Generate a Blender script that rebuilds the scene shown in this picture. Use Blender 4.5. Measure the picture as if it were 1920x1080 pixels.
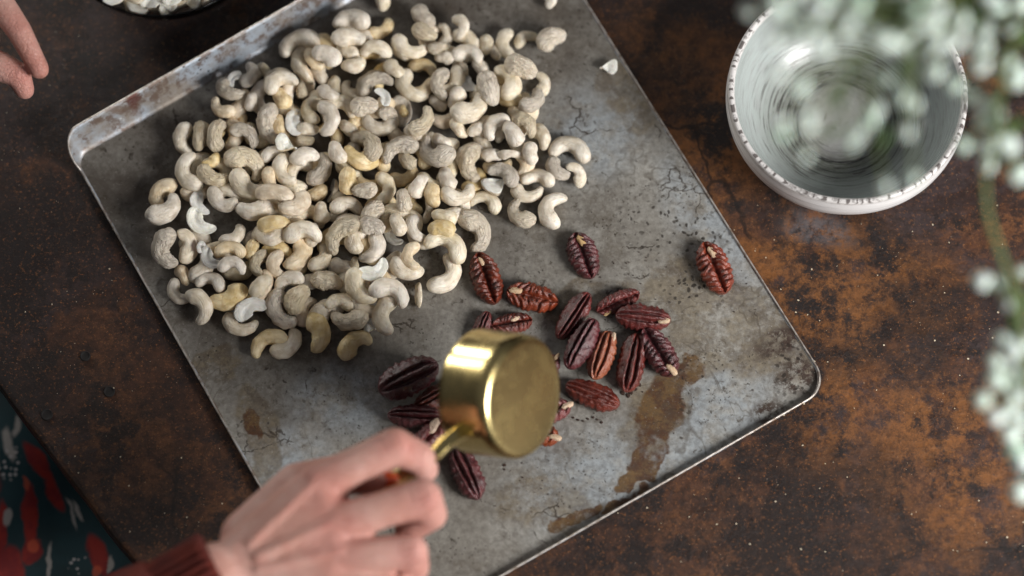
import bpy, bmesh, math, random
from mathutils import Vector, Matrix, noise, Euler
import numpy as np
R = math.radians
random.seed(7)
for o in list(bpy.data.objects): bpy.data.objects.remove(o)
S = bpy.context.scene
COL = S.collection

# ---------------------------------------------------------------- camera
FPX, TILT, DIST = 5333.0, R(19), 1.777
CAMP = Vector((0, -DIST * math.sin(TILT), DIST * math.cos(TILT)))
cam = bpy.data.objects.new('camera', bpy.data.cameras.new('camera'))
COL.objects.link(cam)
cam.location = CAMP
cam.rotation_euler = (TILT, 0, 0)
cam.data.sensor_width = 36; cam.data.lens = 36 * FPX / 1920
cam.data.clip_start = .05; cam.data.clip_end = 20
cam.data.dof.use_dof = True
cam.data.dof.focus_distance = DIST - .013
cam.data.dof.aperture_fstop = 2.0
cam.data.dof.aperture_blades = 0
S.camera = cam
CR = Euler((TILT, 0, 0)).to_matrix()

def at(x, y, z=0.0):
    "world point at height z (metres) that the camera sees at photo pixel x, y"
    d = CR @ Vector((x - 960, 540 - y, -FPX))
    t = (z - CAMP.z) / d.z
    return CAMP + d * t

# ---------------------------------------------------------------- light
w = bpy.data.worlds.new('World'); S.world = w; w.use_nodes = True
bg = w.node_tree.nodes['Background']; bg.inputs[1].default_value = .125
_t = w.node_tree.nodes.new('ShaderNodeTexCoord'); _s = w.node_tree.nodes.new('ShaderNodeSeparateXYZ'); _r = w.node_tree.nodes.new('ShaderNodeValToRGB')
w.node_tree.links.new(_t.outputs['Generated'], _s.inputs[0]); w.node_tree.links.new(_s.outputs[2], _r.inputs[0]); w.node_tree.links.new(_r.outputs[0], bg.inputs[0])
_r.color_ramp.elements[0].position = 0; _r.color_ramp.elements[0].color = (.10, .08, .07, 1)      # dim room walls
_r.color_ramp.elements[1].position = .75; _r.color_ramp.elements[1].color = (.94, .95, 1, 1)      # pale ceiling

def area(name, loc, look, sx, sy, power, col, spread=180):
    l = bpy.data.lights.new(name, 'AREA'); l.shape = 'RECTANGLE'; l.size = sx; l.size_y = sy
    l.energy = power; l.color = col; l.spread = R(spread)
    o = bpy.data.objects.new(name, l); COL.objects.link(o); o.location = loc
    o.rotation_euler = (Vector(look) - Vector(loc)).to_track_quat('-Z', 'Y').to_euler()
    return o
area('window_light', (1.10, -.60, .80), (.1, 0, 0), .62, .55, 34, (1.0, .985, .96))
area('window_pane_light', (-1.2, 1.0, .42), (0, -.05, .08), .26, .62, 7, (1, .98, .92))
area('window_pane_light', (-.86, 1.34, .30), (0, -.05, .08), .24, .62, 6, (1, .98, .92))

S.view_settings.view_transform = 'Standard'; S.view_settings.look = 'None'
S.view_settings.exposure = 0.0; S.view_settings.gamma = 1
S.cycles.use_denoising = True
S.cycles.max_bounces = 8; S.cycles.transmission_bounces = 8; S.cycles.transparent_max_bounces = 8
S.cycles.caustics_reflective = False; S.cycles.caustics_refractive = False
S.cycles.sample_clamp_indirect = 6

# ---------------------------------------------------------------- material helpers
class NT:
    def __init__(s, name):
        s.m = bpy.data.materials.new(name); s.m.use_nodes = True
        s.t = s.m.node_tree; s.b = s.t.nodes['Principled BSDF']
        s.tc = s.t.nodes.new('ShaderNodeTexCoord')
        s.obj = s.tc.outputs['Object']
    def n(s, typ, ins=None, **kw):
        nd = s.t.nodes.new('ShaderNode' + typ)
        for k, v in kw.items(): setattr(nd, k, v)
        for k, v in (ins or {}).items(): s.put(nd.inputs[k], v)
        return nd
    def put(s, inp, v):
        if hasattr(v, 'is_output') or isinstance(v, bpy.types.NodeSocket): s.t.links.new(v, inp)
        else:
            if isinstance(v, tuple) and len(v) == 3 and inp.type == 'RGBA': v = (*v, 1)
            inp.default_value = v
    def noise(s, scale, detail=4, rough=.55, dist=0, vec=None, off=0):
        v = vec or s.obj
        if off: v = s.n('VectorMath', {0: v, 1: (off, off * .7, off * 1.3)}, operation='ADD').outputs[0]
        return s.n('TexNoise', {'Vector': v, 'Scale': scale, 'Detail': detail, 'Roughness': rough, 'Distortion': dist}).outputs['Fac']
    def vor(s, scale, vec=None, feature='F1', rnd=1.0):
        return s.n('TexVoronoi', {'Vector': vec or s.obj, 'Scale': scale, 'Randomness': rnd}, feature=feature).outputs['Distance']
    def ramp(s, f, a, b, lo=0., hi=1.):
        return s.n('MapRange', {'Value': f, 1: a, 2: b, 3: lo, 4: hi}, interpolation_type='SMOOTHSTEP').outputs[0]
    def math(s, op, a, b=0., c=0.): return s.n('Math', {0: a, 1: b, 2: c}, operation=op).outputs[0]
    def mix(s, f, a, b, blend='MIX'):
        nd = s.n('Mix', None, data_type='RGBA', blend_type=blend)
        s.put(nd.inputs[0], f); s.put(nd.inputs[6], a); s.put(nd.inputs[7], b)
        return nd.outputs[2]
    def blob(s, vec, c, r, rot=0, soft=.25):
        mp = s.n('Mapping', {'Vector': vec, 'Location': (c[0], c[1], 0), 'Rotation': (0, 0, R(rot)), 'Scale': (r[0], r[1], 1e3)}, vector_type='TEXTURE')
        ln = s.n('VectorMath', {0: mp.outputs[0]}, operation='LENGTH').outputs['Value']
        return s.ramp(ln, 1 + soft, 1 - soft)
    def warp(s, amt, scale, vec=None):
        nz = s.n('TexNoise', {'Vector': vec or s.obj, 'Scale': scale, 'Detail': 4})
        d = s.n('VectorMath', {0: nz.outputs['Color'], 1: (.5, .5, .5)}, operation='SUBTRACT').outputs[0]
        d = s.n('VectorMath', {0: d, 3: amt}, operation='SCALE').outputs[0]
        return s.n('VectorMath', {0: vec or s.obj, 1: d}, operation='ADD').outputs[0]
    def bump(s, h, strength, dist=.001, normal=None):
        ins = {'Height': h, 'Strength': strength, 'Distance': dist}
        if normal: ins['Normal'] = normal
        return s.n('Bump', ins).outputs[0]
    def set(s, **kw):
        names = dict(col='Base Color', rough='Roughness', metal='Metallic', nor='Normal', sss='Subsurface Weight', spec='Specular IOR Level',
                     trans='Transmission Weight', ior='IOR', coat='Coat Weight', crough='Coat Roughness', sheen='Sheen Weight')
        for k, v in kw.items(): s.put(s.b.inputs[names[k]], v)
        return s.m

def srgb(r, g, b):
    f = lambda c: (c / 255 / 12.92) if c <= 10 else ((c / 255 + .055) / 1.055) ** 2.4
    return (f(r), f(g), f(b), 1)

# ---------------------------------------------------------------- object helpers
def mesh(name, verts, faces, mats, parent=None, smooth=True, mi=None):
    me = bpy.data.meshes.new(name); me.from_pydata([tuple(v) for v in verts], [], faces)
    for m in (mats if isinstance(mats, (list, tuple)) else [mats]): me.materials.append(m)
    if mi is not None: me.polygons.foreach_set('material_index', mi)
    if smooth: me.polygons.foreach_set('use_smooth', [True] * len(me.polygons))
    me.update()
    o = bpy.data.objects.new(name, me); COL.objects.link(o)
    if parent: o.parent = parent
    return o
def empty(name, loc, label, cat, group=None):
    o = bpy.data.objects.new(name, None); COL.objects.link(o); o.location = loc
    o.empty_display_size = .01
    tag(o, label, cat, group); return o
def tag(o, label, cat, group=None):
    o['label'] = label; o['category'] = cat
    if group: o['group'] = group
    return o
def tube_geo(pts, rad, n=12, cap=True, v0=0, squash=None):
    "verts, faces of a tube through pts with radii rad"
    V, F = [], []
    up = Vector((0, 0, 1)); prev = None
    for i, p in enumerate(pts):
        a = pts[max(i - 1, 0)]; b = pts[min(i + 1, len(pts) - 1)]
        t = (b - a).normalized()
        if prev is None:
            u = t.cross(up)
            if u.length < .1: u = t.cross(Vector((1, 0, 0)))
            u.normalize()
        else: u = (prev - t * prev.dot(t)).normalized()
        prev = u; v = t.cross(u)
        r = rad[i] if hasattr(rad, '__len__') else rad
        for k in range(n):
            th = 2 * math.pi * k / n
            V.append(p + u * (r * math.cos(th)) + v * (r * math.sin(th) * (squash or 1)))
    for i in range(len(pts) - 1):
        for k in range(n):
            a = v0 + i * n + k; b = v0 + i * n + (k + 1) % n
            F.append((a, b, b + n, a + n))
    if cap:
        F.append(tuple(v0 + k for k in range(n))[::-1]); F.append(tuple(v0 + (len(pts) - 1) * n + k for k in range(n)))
    return V, F
def smoothpath(P, k=8):
    "Catmull-Rom through the points (vectors, any dimension in lists)"
    out = []
    Q = [P[0] * 2 - P[1]] + list(P) + [P[-1] * 2 - P[-2]]
    for i in range(1, len(Q) - 2):
        for j in range(k):
            t = j / k
            out.append(.5 * (2 * Q[i] + (Q[i + 1] - Q[i - 1]) * t + (2 * Q[i - 1] - 5 * Q[i] + 4 * Q[i + 1] - Q[i + 2]) * t * t + (3 * Q[i] - Q[i - 1] - 3 * Q[i + 1] + Q[i + 2]) * t ** 3))
    out.append(P[-1]); return out
def lathe(prof, n=96, jitter=None):
    V, F = [], []
    m = len(prof)
    for k in range(n):
        a = 2 * math.pi * k / n
        for i, (r, z) in enumerate(prof):
            if jitter: r, z = jitter(r, z, a)
            V.append((r * math.cos(a), r * math.sin(a), z))
    for k in range(n):
        for i in range(m - 1):
            a = k * m + i; b = ((k + 1) % n) * m + i
            F.append((a, b, b + 1, a + 1))
    return V, F

# ================================================================ TABLE
def mat_table():
    t = NT('rusted_table_top')
    wv = t.warp(.05, 9)
    big = t.noise(5.5, 5, .6, vec=wv)
    mid = t.noise(24, 10, .74, off=3.1)
    fine = t.noise(150, 8, .82, off=7)
    vf = t.noise(650, 3, .7, off=1.7)
    c = t.mix(t.ramp(mid, .42, .58), srgb(50, 34, 30), srgb(90, 56, 36))
    c = t.mix(t.ramp(t.noise(15, 12, .8, off=11), .51, .56), c, srgb(112, 71, 42))
    c = t.mix(t.ramp(t.noise(8, 10, .72, .4, off=5), .48, .55), c, srgb(60, 47, 47))
    c = t.mix(t.ramp(t.noise(7.5, 12, .74, vec=wv), .505, .545, 0, .92), c, srgb(25, 19, 19))
    # amber rust patches where the photo shows them
    am = None
    for (x, y, rx, ry, ro) in ((1600, 560, .06, .035, 10), (1780, 860, .05, .07, 20), (1250, 60, .05, .03, -30), (1560, 790, .03, .03, 0), (1330, 250, .05, .04, -50), (1480, 480, .05, .03, 20)):
        p = at(x, y); b = t.blob(wv, p, (rx, ry), ro, .6)
        am = b if am is None else t.math('MAXIMUM', am, b)
    am = t.math('MULTIPLY', am, t.ramp(t.noise(34, 9, .78, off=71), .44, .56))
    c = t.mix(t.math('MULTIPLY', am, .8), c, srgb(136, 86, 42))
    dk = None  # dark patches; the left ones also paint the light's falloff into the colour
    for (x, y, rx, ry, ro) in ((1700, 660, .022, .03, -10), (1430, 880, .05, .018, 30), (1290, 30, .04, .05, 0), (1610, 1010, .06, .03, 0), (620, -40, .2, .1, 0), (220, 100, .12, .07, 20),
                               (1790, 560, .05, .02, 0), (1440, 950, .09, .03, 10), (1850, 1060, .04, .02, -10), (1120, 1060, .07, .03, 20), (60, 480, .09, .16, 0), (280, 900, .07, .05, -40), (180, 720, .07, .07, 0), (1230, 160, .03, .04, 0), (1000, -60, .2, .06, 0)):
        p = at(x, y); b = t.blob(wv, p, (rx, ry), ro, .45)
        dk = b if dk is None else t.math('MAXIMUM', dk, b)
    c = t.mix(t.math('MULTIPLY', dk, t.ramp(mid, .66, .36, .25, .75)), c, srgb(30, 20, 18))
    c = t.mix(t.ramp(fine, .38, .66, 0, .75), c, srgb(26, 16, 13))
    c = t.mix(t.ramp(vf, .56, .72, 0, .6), c, srgb(150, 96, 50))
    # pale scuffs
    st = t.n('Mapping', {'Vector': t.obj, 'Rotation': (0, 0, R(25)), 'Scale': (1, 6, 1)}).outputs[0]
    sc = t.math('MULTIPLY', t.ramp(t.noise(60, 6, .7, vec=st), .62, .78), t.ramp(t.noise(6, 3, off=2), .5, .68))
    c = t.mix(t.math('MULTIPLY', sc, .55), c, srgb(135, 125, 125))
    p = at(1535, 440); sf = t.math('MULTIPLY', t.blob(wv, p, (.018, .009), -20, .7), t.ramp(fine, .35, .6))
    c = t.mix(t.math('MULTIPLY', sf, .35), c, srgb(140, 136, 140))
    # one long hairline crack and finer crazing
    ck = t.vor(7, t.warp(.06, 14), 'DISTANCE_TO_EDGE')
    ck = t.math('MULTIPLY', t.ramp(ck, .011, .003), t.ramp(t.noise(5, 2, off=9), .48, .56))
    c = t.mix(t.math('MULTIPLY', ck, .75), c, srgb(18, 10, 8))
    sp = t.ramp(t.vor(420), .1, .05)
    sp = t.math('MULTIPLY', sp, t.ramp(t.noise(30, off=4), .56, .62))
    c = t.mix(sp, c, srgb(210, 180, 150))
    rg = t.ramp(t.noise(40, 6, .7), .3, .75, .38, .72)
    h = t.math('ADD', t.math('MULTIPLY', fine, .6), mid)
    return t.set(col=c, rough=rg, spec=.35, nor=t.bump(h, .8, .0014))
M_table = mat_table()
# the table's near-left edge runs through the corner of the picture
e0, e1 = at(31, 771), at(271, 1080)
ed = (e1 - e0).normalized(); en = Vector((ed.y, -ed.x, 0))      # en points off the table, down-left
if en.x > 0: en = -en
def table():
    o = e0
    A, B = o - ed * .75, o + ed * .9
    V, F = [], []
    prof = [(-1.45, 0), (-.9, 0), (-.6, 0), (-.3, 0), (-.1, 0), (-.02, 0), (-.004, 0), (-.0015, -.0006), (-.0003, -.0018), (0, -.004), (0, -.026), (-.003, -.029), (-.02, -.03), (-1.45, -.03)]
    n = 120
    for i in range(n + 1):
        p = A.lerp(B, i / n)
        for j, (d, z) in enumerate(prof):
            wob = .0016 * noise.noise(Vector((i * .35, 0, 0))) if d > -.01 else 0
            q = p + en * (d + wob); V.append((q.x, q.y, z))
    m = len(prof)
    for i in range(n):
        for j in range(m):
            a = i * m + j; b = i * m + (j + 1) % m
            F.append((a, b, b + m, a + m))
    F.append(tuple(range(m))[::-1]); F.append(tuple(n * m + j for j in range(m)))
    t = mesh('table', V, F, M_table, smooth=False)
    tag(t, 'dark rust-brown mottled table top under the baking sheet', 'table')
    mk = NT('hole_black'); dark = mk.set(col=srgb(26, 22, 21), metal=.0, rough=.75)
    for (x, y, r) in ((160, 668, .0032), (205, 735, .0034), (88, 778, .0036)):  # dark discs standing in for screw holes in the top
        c = at(x, y)
        V, F = lathe([(0, -.0002), (r * .6, -.0002), (r * .78, 0), (r * .86, .0004), (r, .0002), (r * 1.05, -.001)], 20)
        nh = mesh('nail_hole', [Vector(v) + Vector((c.x, c.y, .0006)) for v in V], F, dark, t)
        nh.parent = t
    return t
TABLE = table()

# ================================================================ BAKING SHEET
ZF = .004
def line_x(p, d, q, e):
    det = d.x * e.y - d.y * e.x
    s = ((q.x - p.x) * e.y - (q.y - p.y) * e.x) / det
    return Vector((p.x + d.x * s, p.y + d.y * s, 0))
def P2(x, y, z): p = at(x, y, z); return Vector((p.x, p.y, 0))
L0, L1 = P2(153, 315, .006), P2(501, 928, .006)
R0, R1 = P2(1093, 0, .006), P2(1463.6, 585.6, .006)
T0, T1 = P2(150, 293, ZF), P2(343, 183, ZF)
B0, B1 = P2(939, 1080, .009), P2(1513, 750, .009)
FL = .0013                                                        # the end walls lean out by this much
bn = Vector(((B1 - B0).y, -(B1 - B0).x, 0)).normalized()
if bn.y > 0: bn = -bn
B0 -= bn * FL; B1 -= bn * FL
QTL, QTR = line_x(L0, L1 - L0, T0, T1 - T0), line_x(R0, R1 - R0, T0, T1 - T0)
QBL, QBR = line_x(L0, L1 - L0, B0, B1 - B0), line_x(R0, R1 - R0, B0, B1 - B0)
TW = (QTR - QTL).length; TL = (QBL - QTL).length
def tray_pt(s, v, z):
    "s across (0 left .. TW right), v along (0 raised end .. TL)"
    a, b = s / TW, v / TL
    p = QTL * (1 - a) * (1 - b) + QTR * a * (1 - b) + QBL * (1 - a) * b + QBR * a * b
    return Vector((p.x, p.y, z))
def mat_tray():
    t = NT('old_baked_steel')
    wv = t.warp(.03, 16); wf = t.warp(.012, 60)
    n1 = t.noise(11, 6, .62, vec=wv); n2 = t.noise(38, 8, .7, off=2); n3 = t.noise(260, 4, .7, off=5)
    c = t.mix(t.ramp(n1, .35, .65), srgb(142, 137, 129), srgb(172, 169, 162))
    c = t.mix(t.ramp(t.noise(30, 9, .78, off=61), .5, .62, 0, .6), c, srgb(104, 95, 84))
    def blobs(L, soft=.5, vec=None):
        m = None
        for (x, y, rx, ry, ro) in L:
            b = t.blob(vec or wv, at(x, y, ZF), (rx, ry), ro, soft); m = b if m is None else t.math('MAXIMUM', m, b)
        return m
    # bare bluish metal
    bl = blobs([(1350, 765, .034, .020, 20), (1330, 420, .05, .02, -60), (1290, 850, .03, .014, 30), (540, 860, .02, .02, 0), (1100, 250, .03, .03, 0), (1120, 900, .05, .03, 10), (640, 760, .03, .02, 0)], .6)
    c = t.mix(t.math('MULTIPLY', bl, t.ramp(n2, .66, .42)), c, srgb(172, 178, 182))
    # baked-on dark brown film at the raised end and along the top
    dk = blobs([(250, 330, .075, .03, 25), (330, 500, .03, .10, 35), (560, 300, .17, .075, 25), (900, 20, .10, .05, 0), (750, 60, .13, .05, 30), (1010, 60, .04, .035, 0), (600, 420, .13, .06, 20)], .75)
    dkn = t.math('MULTIPLY', dk, t.ramp(t.noise(24, 8, .7, off=8), .25, .62))
    c = t.mix(t.math('MULTIPLY', dkn, .78), c, srgb(70, 60, 52))
    # olive-brown grease stains
    st = blobs([(1390, 610, .052, .026, -35), (1330, 650, .028, .018, 0), (1235, 770, .019, .034, -25), (1500, 660, .02, .022, 0), (1110, 560, .03, .012, 15), (1150, 1010, .03, .012, 20), (480, 800, .012, .026, 25),
                (500, 850, .012, .014, 0), (1020, 950, .03, .02, 0), (1180, 180, .012, .03, 30), (400, 680, .02, .012, 20), (1280, 560, .02, .03, 40)], .16, t.warp(.034, 40))
    stn = t.math('MULTIPLY', st, t.ramp(t.noise(60, 8, .75, off=51), .36, .54))
    c = t.mix(t.math('MULTIPLY', stn, .6), c, t.mix(t.ramp(t.noise(75, 9, .8, off=93), .44, .58), srgb(126, 110, 82), srgb(84, 66, 44)))
    st2 = blobs([(1235, 775, .013, .03, -22), (1218, 850, .008, .022, -25), (1190, 900, .014, .004, 15), (1160, 945, .012, .005, 30), (1095, 965, .011, .004, 30), (470, 790, .005, .01, 30), (1295, 690, .012, .008, 0),
                 (1205, 940, .006, .012, -30), (1060, 975, .012, .0035, 25)], .12, t.warp(.02, 70))
    c = t.mix(t.math('MULTIPLY', st2, t.ramp(n2, .36, .5, .3, .95)), c, t.mix(t.ramp(t.noise(90, 8, .78, off=91), .42, .56), srgb(112, 84, 48), srgb(80, 46, 22)))
    co = blobs([(1500, 705, .014, .013, 0), (1440, 770, .012, .008, 25), (1470, 640, .008, .02, -60)], .5, t.warp(.02, 60))
    c = t.mix(t.math('MULTIPLY', co, t.ramp(t.noise(110, 9, .8, off=81), .44, .52)), c, srgb(66, 50, 44))
    hf = t.ramp(t.noise(170, 8, .82, off=83), .56, .63)
    c = t.mix(t.math('MULTIPLY', hf, t.ramp(t.noise(15, 5, .6, off=85), .42, .6, .15, .85)), c, srgb(70, 60, 48))
    # tide-mark streaks
    tm = t.math('ABSOLUTE', t.math('SUBTRACT', t.noise(13, 4, .6, .6, off=21), .5))
    c = t.mix(t.math('MULTIPLY', t.ramp(tm, .012, .0), t.ramp(n1, .4, .6, .1, .5)), c, srgb(80, 70, 58))
    # pits and specks
    v = t.ramp(t.vor(330, wf), .26, .12)
    v = t.math('MULTIPLY', v, t.ramp(t.noise(26, 4, .6, off=13), .52, .62))
    c = t.mix(t.math('MULTIPLY', v, .85), c, srgb(40, 32, 26))
    ckk = t.math('MULTIPLY', t.ramp(t.vor(26, t.warp(.03, 50), 'DISTANCE_TO_EDGE'), .02, .008), t.ramp(t.noise(22, 6, .7, off=95), .53, .6))
    c = t.mix(t.math('MULTIPLY', ckk, .8), c, srgb(50, 40, 32))
    v2 = t.math('MULTIPLY', t.ramp(t.vor(140, t.warp(.01, 120)), .2, .1), t.ramp(t.noise(18, 4, .6, off=33), .54, .6))
    c = t.mix(t.math('MULTIPLY', v2, .8), c, srgb(45, 34, 28))
    pk = blobs([(1230, 410, .02, .014, 0), (1310, 545, .02, .016, 20), (1280, 440, .03, .02, 0), (1500, 690, .02, .022, 0)], .7)
    v3 = t.math('MULTIPLY', t.ramp(t.vor(230, wf), .34, .2), pk)
    c = t.mix(t.math('MULTIPLY', v3, .9), c, srgb(34, 28, 24))
    # scratches
    sx = t.n('Mapping', {'Vector': t.obj, 'Rotation': (0, 0, R(-35)), 'Scale': (1, 14, 1)}).outputs[0]
    scr = t.ramp(t.noise(120, 5, .75, vec=sx), .62, .72)
    c = t.mix(t.math('MULTIPLY', scr, t.ramp(n1, .42, .6, .1, .6)), c, srgb(200, 200, 200))
    c = t.mix(t.ramp(n3, .3, .7, 0, .45), c, srgb(72, 64, 56))
    c = t.mix(t.ramp(t.noise(75, 9, .78, off=41), .56, .7, 0, .55), c, srgb(70, 60, 50))
    c = t.mix(t.ramp(t.noise(700, 3, .7, off=43), .62, .76, 0, .5), c, srgb(196, 194, 190))
    rg = t.math('ADD', t.ramp(n2, .3, .7, .42, .62), t.math('MULTIPLY', stn, .1))
    hh = t.math('SUBTRACT', t.math('MULTIPLY', n2, .5), t.math('MULTIPLY', v, .3))
    return t.set(col=c, metal=.28, rough=rg, spec=.4, nor=t.bump(hh, .25, .0006))
def mat_flange():
    t = NT('scraped_flange_steel')
    n1 = t.noise(26, 6, .65); n2 = t.noise(90, 7, .72, off=4)
    c = t.mix(t.ramp(n1, .38, .62), srgb(150, 140, 130), srgb(176, 186, 198))
    c = t.mix(t.ramp(n2, .48, .6, 0, .85), c, srgb(108, 88, 76))
    c = t.mix(t.ramp(t.noise(60, 8, .75, off=14), .52, .62, 0, .7), c, srgb(120, 98, 84))
    c = t.mix(t.ramp(t.noise(150, 5, .75, off=9), .6, .74, 0, .8), c, srgb(235, 238, 240))
    b = t.blob(t.warp(.012, 80), at(250, 183, .015), (.0035, .008), 10, .4)
    c = t.mix(t.math('MULTIPLY', b, .8), c, srgb(96, 44, 36))
    v = t.math('MULTIPLY', t.ramp(t.vor(200), .2, .1), t.ramp(n1, .5, .6))
    c = t.mix(v, c, srgb(38, 30, 28))
    return t.set(col=c, metal=.35, rough=.45, nor=t.bump(n2, .3, .0006))
M_rim = NT('bright_worn_edge'); 
_r = M_rim.noise(300, 3)
M_rim = M_rim.set(col=M_rim.mix(M_rim.ramp(_r, .4, .7), srgb(205, 198, 192), srgb(150, 135, 122)), metal=.5, rough=.32)
def sheet():
    root = empty('baking_sheet', (*tray_pt(TW / 2, TL / 2, 0).xy, 0), 'worn grey steel baking sheet with stains and a raised end, holding the nuts', 'baking sheet')
    rc = .016
    def ring(f):
        RC = lambda cv: .009 if cv == 0 else rc
        "f 0..1 runs up the rim profile; returns closed list of points"
        pts = []
        corners = ((0, 0, 180), (TW, 0, 270), (TW, TL, 0), (0, TL, 90))
        loop = []
        K = 14
        for ci, (cs, cv, a0) in enumerate(corners):
            q = RC(cv); cx = q if cs == 0 else TW - q; cy = q if cv == 0 else TL - q
            for k in range(K + 1):
                a = R(a0 + 90 * k / K); loop.append((cx, cy, math.cos(a), math.sin(a), q))
            nx = corners[(ci + 1) % 4]; q2 = RC(nx[1]); ncx = q2 if nx[0] == 0 else TW - q2; ncy = q2 if nx[1] == 0 else TL - q2
            a = R(a0 + 90); M = 24
            for k in range(1, M):
                loop.append((cx + (ncx - cx) * k / M, cy + (ncy - cy) * k / M, math.cos(a), math.sin(a), q + (q2 - q) * k / M))
        for (cx, cy, nx, ny, rq) in loop:
            wgt = abs(ny) ** 1.5
            fl_, he_ = (.0098, .022) if ny < 0 else (FL, .005)
            wid = .0012 + (fl_ - .0012) * wgt; hei = .0010 + (he_ - .0010) * wgt
            g = f * f * (1.6 - .6 * f)
            d = rq + wid * f
            s, v = cx + nx * d, cy + ny * d
            z = ZF + hei * g
            pts.append(tray_pt(s, v, z + .0002 * noise.noise(Vector((s * 40, v * 40, 0)))))
        return pts
    fs = [0, .12, .3, .5, .7, .88, 1]
    rings = [ring(f) for f in fs]; n = len(rings[0])
    V, F = [], []
    for r_ in rings: V += r_
    for i in range(len(rings) - 1):
        for k in range(n): F.append((i * n + k, i * n + (k + 1) % n, (i + 1) * n + (k + 1) % n, (i + 1) * n + k))
    fl = mesh('rim_wall', V, F, mat_flange(), root); fl.location = (0, 0, 0)
    fl.modifiers.new('t', 'SOLIDIFY').thickness = .0007
    # floor
    V = list(rings[0]); c = tray_pt(TW / 2, TL / 2, ZF)
    k2 = [.97, .9, .7, .4]
    F = []
    for q in k2: V += [c + (p - c) * q + Vector((0, 0, .0005 * noise.noise((c + (p - c) * q) * 14))) for p in rings[0]]
    for i in range(len(k2)):
        for k in range(n): F.append((i * n + k, (i + 1) * n + k, (i + 1) * n + (k + 1) % n, i * n + (k + 1) % n))
    V.append(c)
    for k in range(n): F.append((len(k2) * n + k, len(V) - 1, len(k2) * n + (k + 1) % n))
    bm_o = mesh('sheet_floor', V, F, mat_tray(), root)
    me = bm_o.data
    if me.polygons[0].normal.z < 0: me.flip_normals()
    top = rings[-1] + rings[-1][:1]
    V, F = tube_geo([p + Vector((0, 0, .0001)) for p in top], .00055, 8, False)
    mesh('rolled_edge', V, F, M_rim, root)
    for ch in root.children: ch.matrix_parent_inverse = Matrix.Translation(-root.location)
    return root
SHEET = sheet()

# ================================================================ CASHEWS
def mat_nut(name, base, pale, dark, wrinkle):
    t = NT(name)
    oi = t.n('ObjectInfo').outputs['Random']
    n1 = t.noise(3.2, 5, .6); n2 = t.noise(22, 5, .7, off=2)
    fl = t.n('Attribute', attribute_name='flow').outputs['Vector']
    rid = t.noise(1.5, 4, .6, 1.2, vec=fl, off=6)
    lin = t.math('ABSOLUTE', t.math('SUBTRACT', t.noise(.8, 3, .5, .8, vec=fl, off=16), .5))
    lin = t.ramp(lin, .0, .03)
    c = t.mix(t.ramp(n1, .35, .68), base, pale)
    c = t.mix(t.ramp(rid, .54, .68, 0, .6), c, pale)
    c = t.mix(t.ramp(n2, .6, .8, 0, .18), c, dark)
    c = t.mix(t.math('MULTIPLY', t.ramp(lin, 1, 0), min(.3, .05 + wrinkle * .12)), c, dark)
    c = t.mix(t.math('MULTIPLY', t.ramp(t.noise(1.7, 2, off=30), .6, .75), .35), c, dark)
    hs = t.n('HueSaturation', {'Hue': t.math('MULTIPLY_ADD', oi, .012, .490), 'Saturation': t.math('MULTIPLY_ADD', oi, .5, .75), 'Value': t.math('MULTIPLY_ADD', t.math('FRACT', t.math('MULTIPLY', oi, 7.3)), .24, .94), 'Color': c}).outputs[0]
    h = t.math('ADD', t.math('MULTIPLY', n1, .35), t.math('ADD', t.math('MULTIPLY', rid, wrinkle), t.math('MULTIPLY', n2, .05)))
    h = t.math('ADD', h, t.math('MULTIPLY', lin, .06 + .22 * wrinkle))
    t.b.inputs['Subsurface Radius'].default_value = (.004, .0025, .0015)
    t.b.inputs['Subsurface Scale'].default_value = .6
    return t.set(col=hs, rough=.42, sss=.10, spec=.45, nor=t.bump(h, .8, .0022))
CB, CP, CD = srgb(216, 203, 178), srgb(238, 229, 212), srgb(156, 128, 98)
M_nut = {'s': mat_nut('cashew_smooth', CB, CP, CD, .3), 'w': mat_nut('cashew_wrinkled', CB, srgb(224, 212, 192), CD, 1.7)}
M_yel = mat_nut('cashew_yellowish', srgb(216, 194, 152), srgb(236, 220, 188), srgb(176, 136, 90), .35)
M_in = mat_nut('cashew_cut_face', srgb(230, 227, 216), srgb(242, 241, 234), srgb(196, 190, 178), .3)
M_skin = mat_nut('cashew_skin_red', srgb(150, 92, 70), srgb(172, 112, 88), srgb(110, 60, 44), .4)

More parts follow.
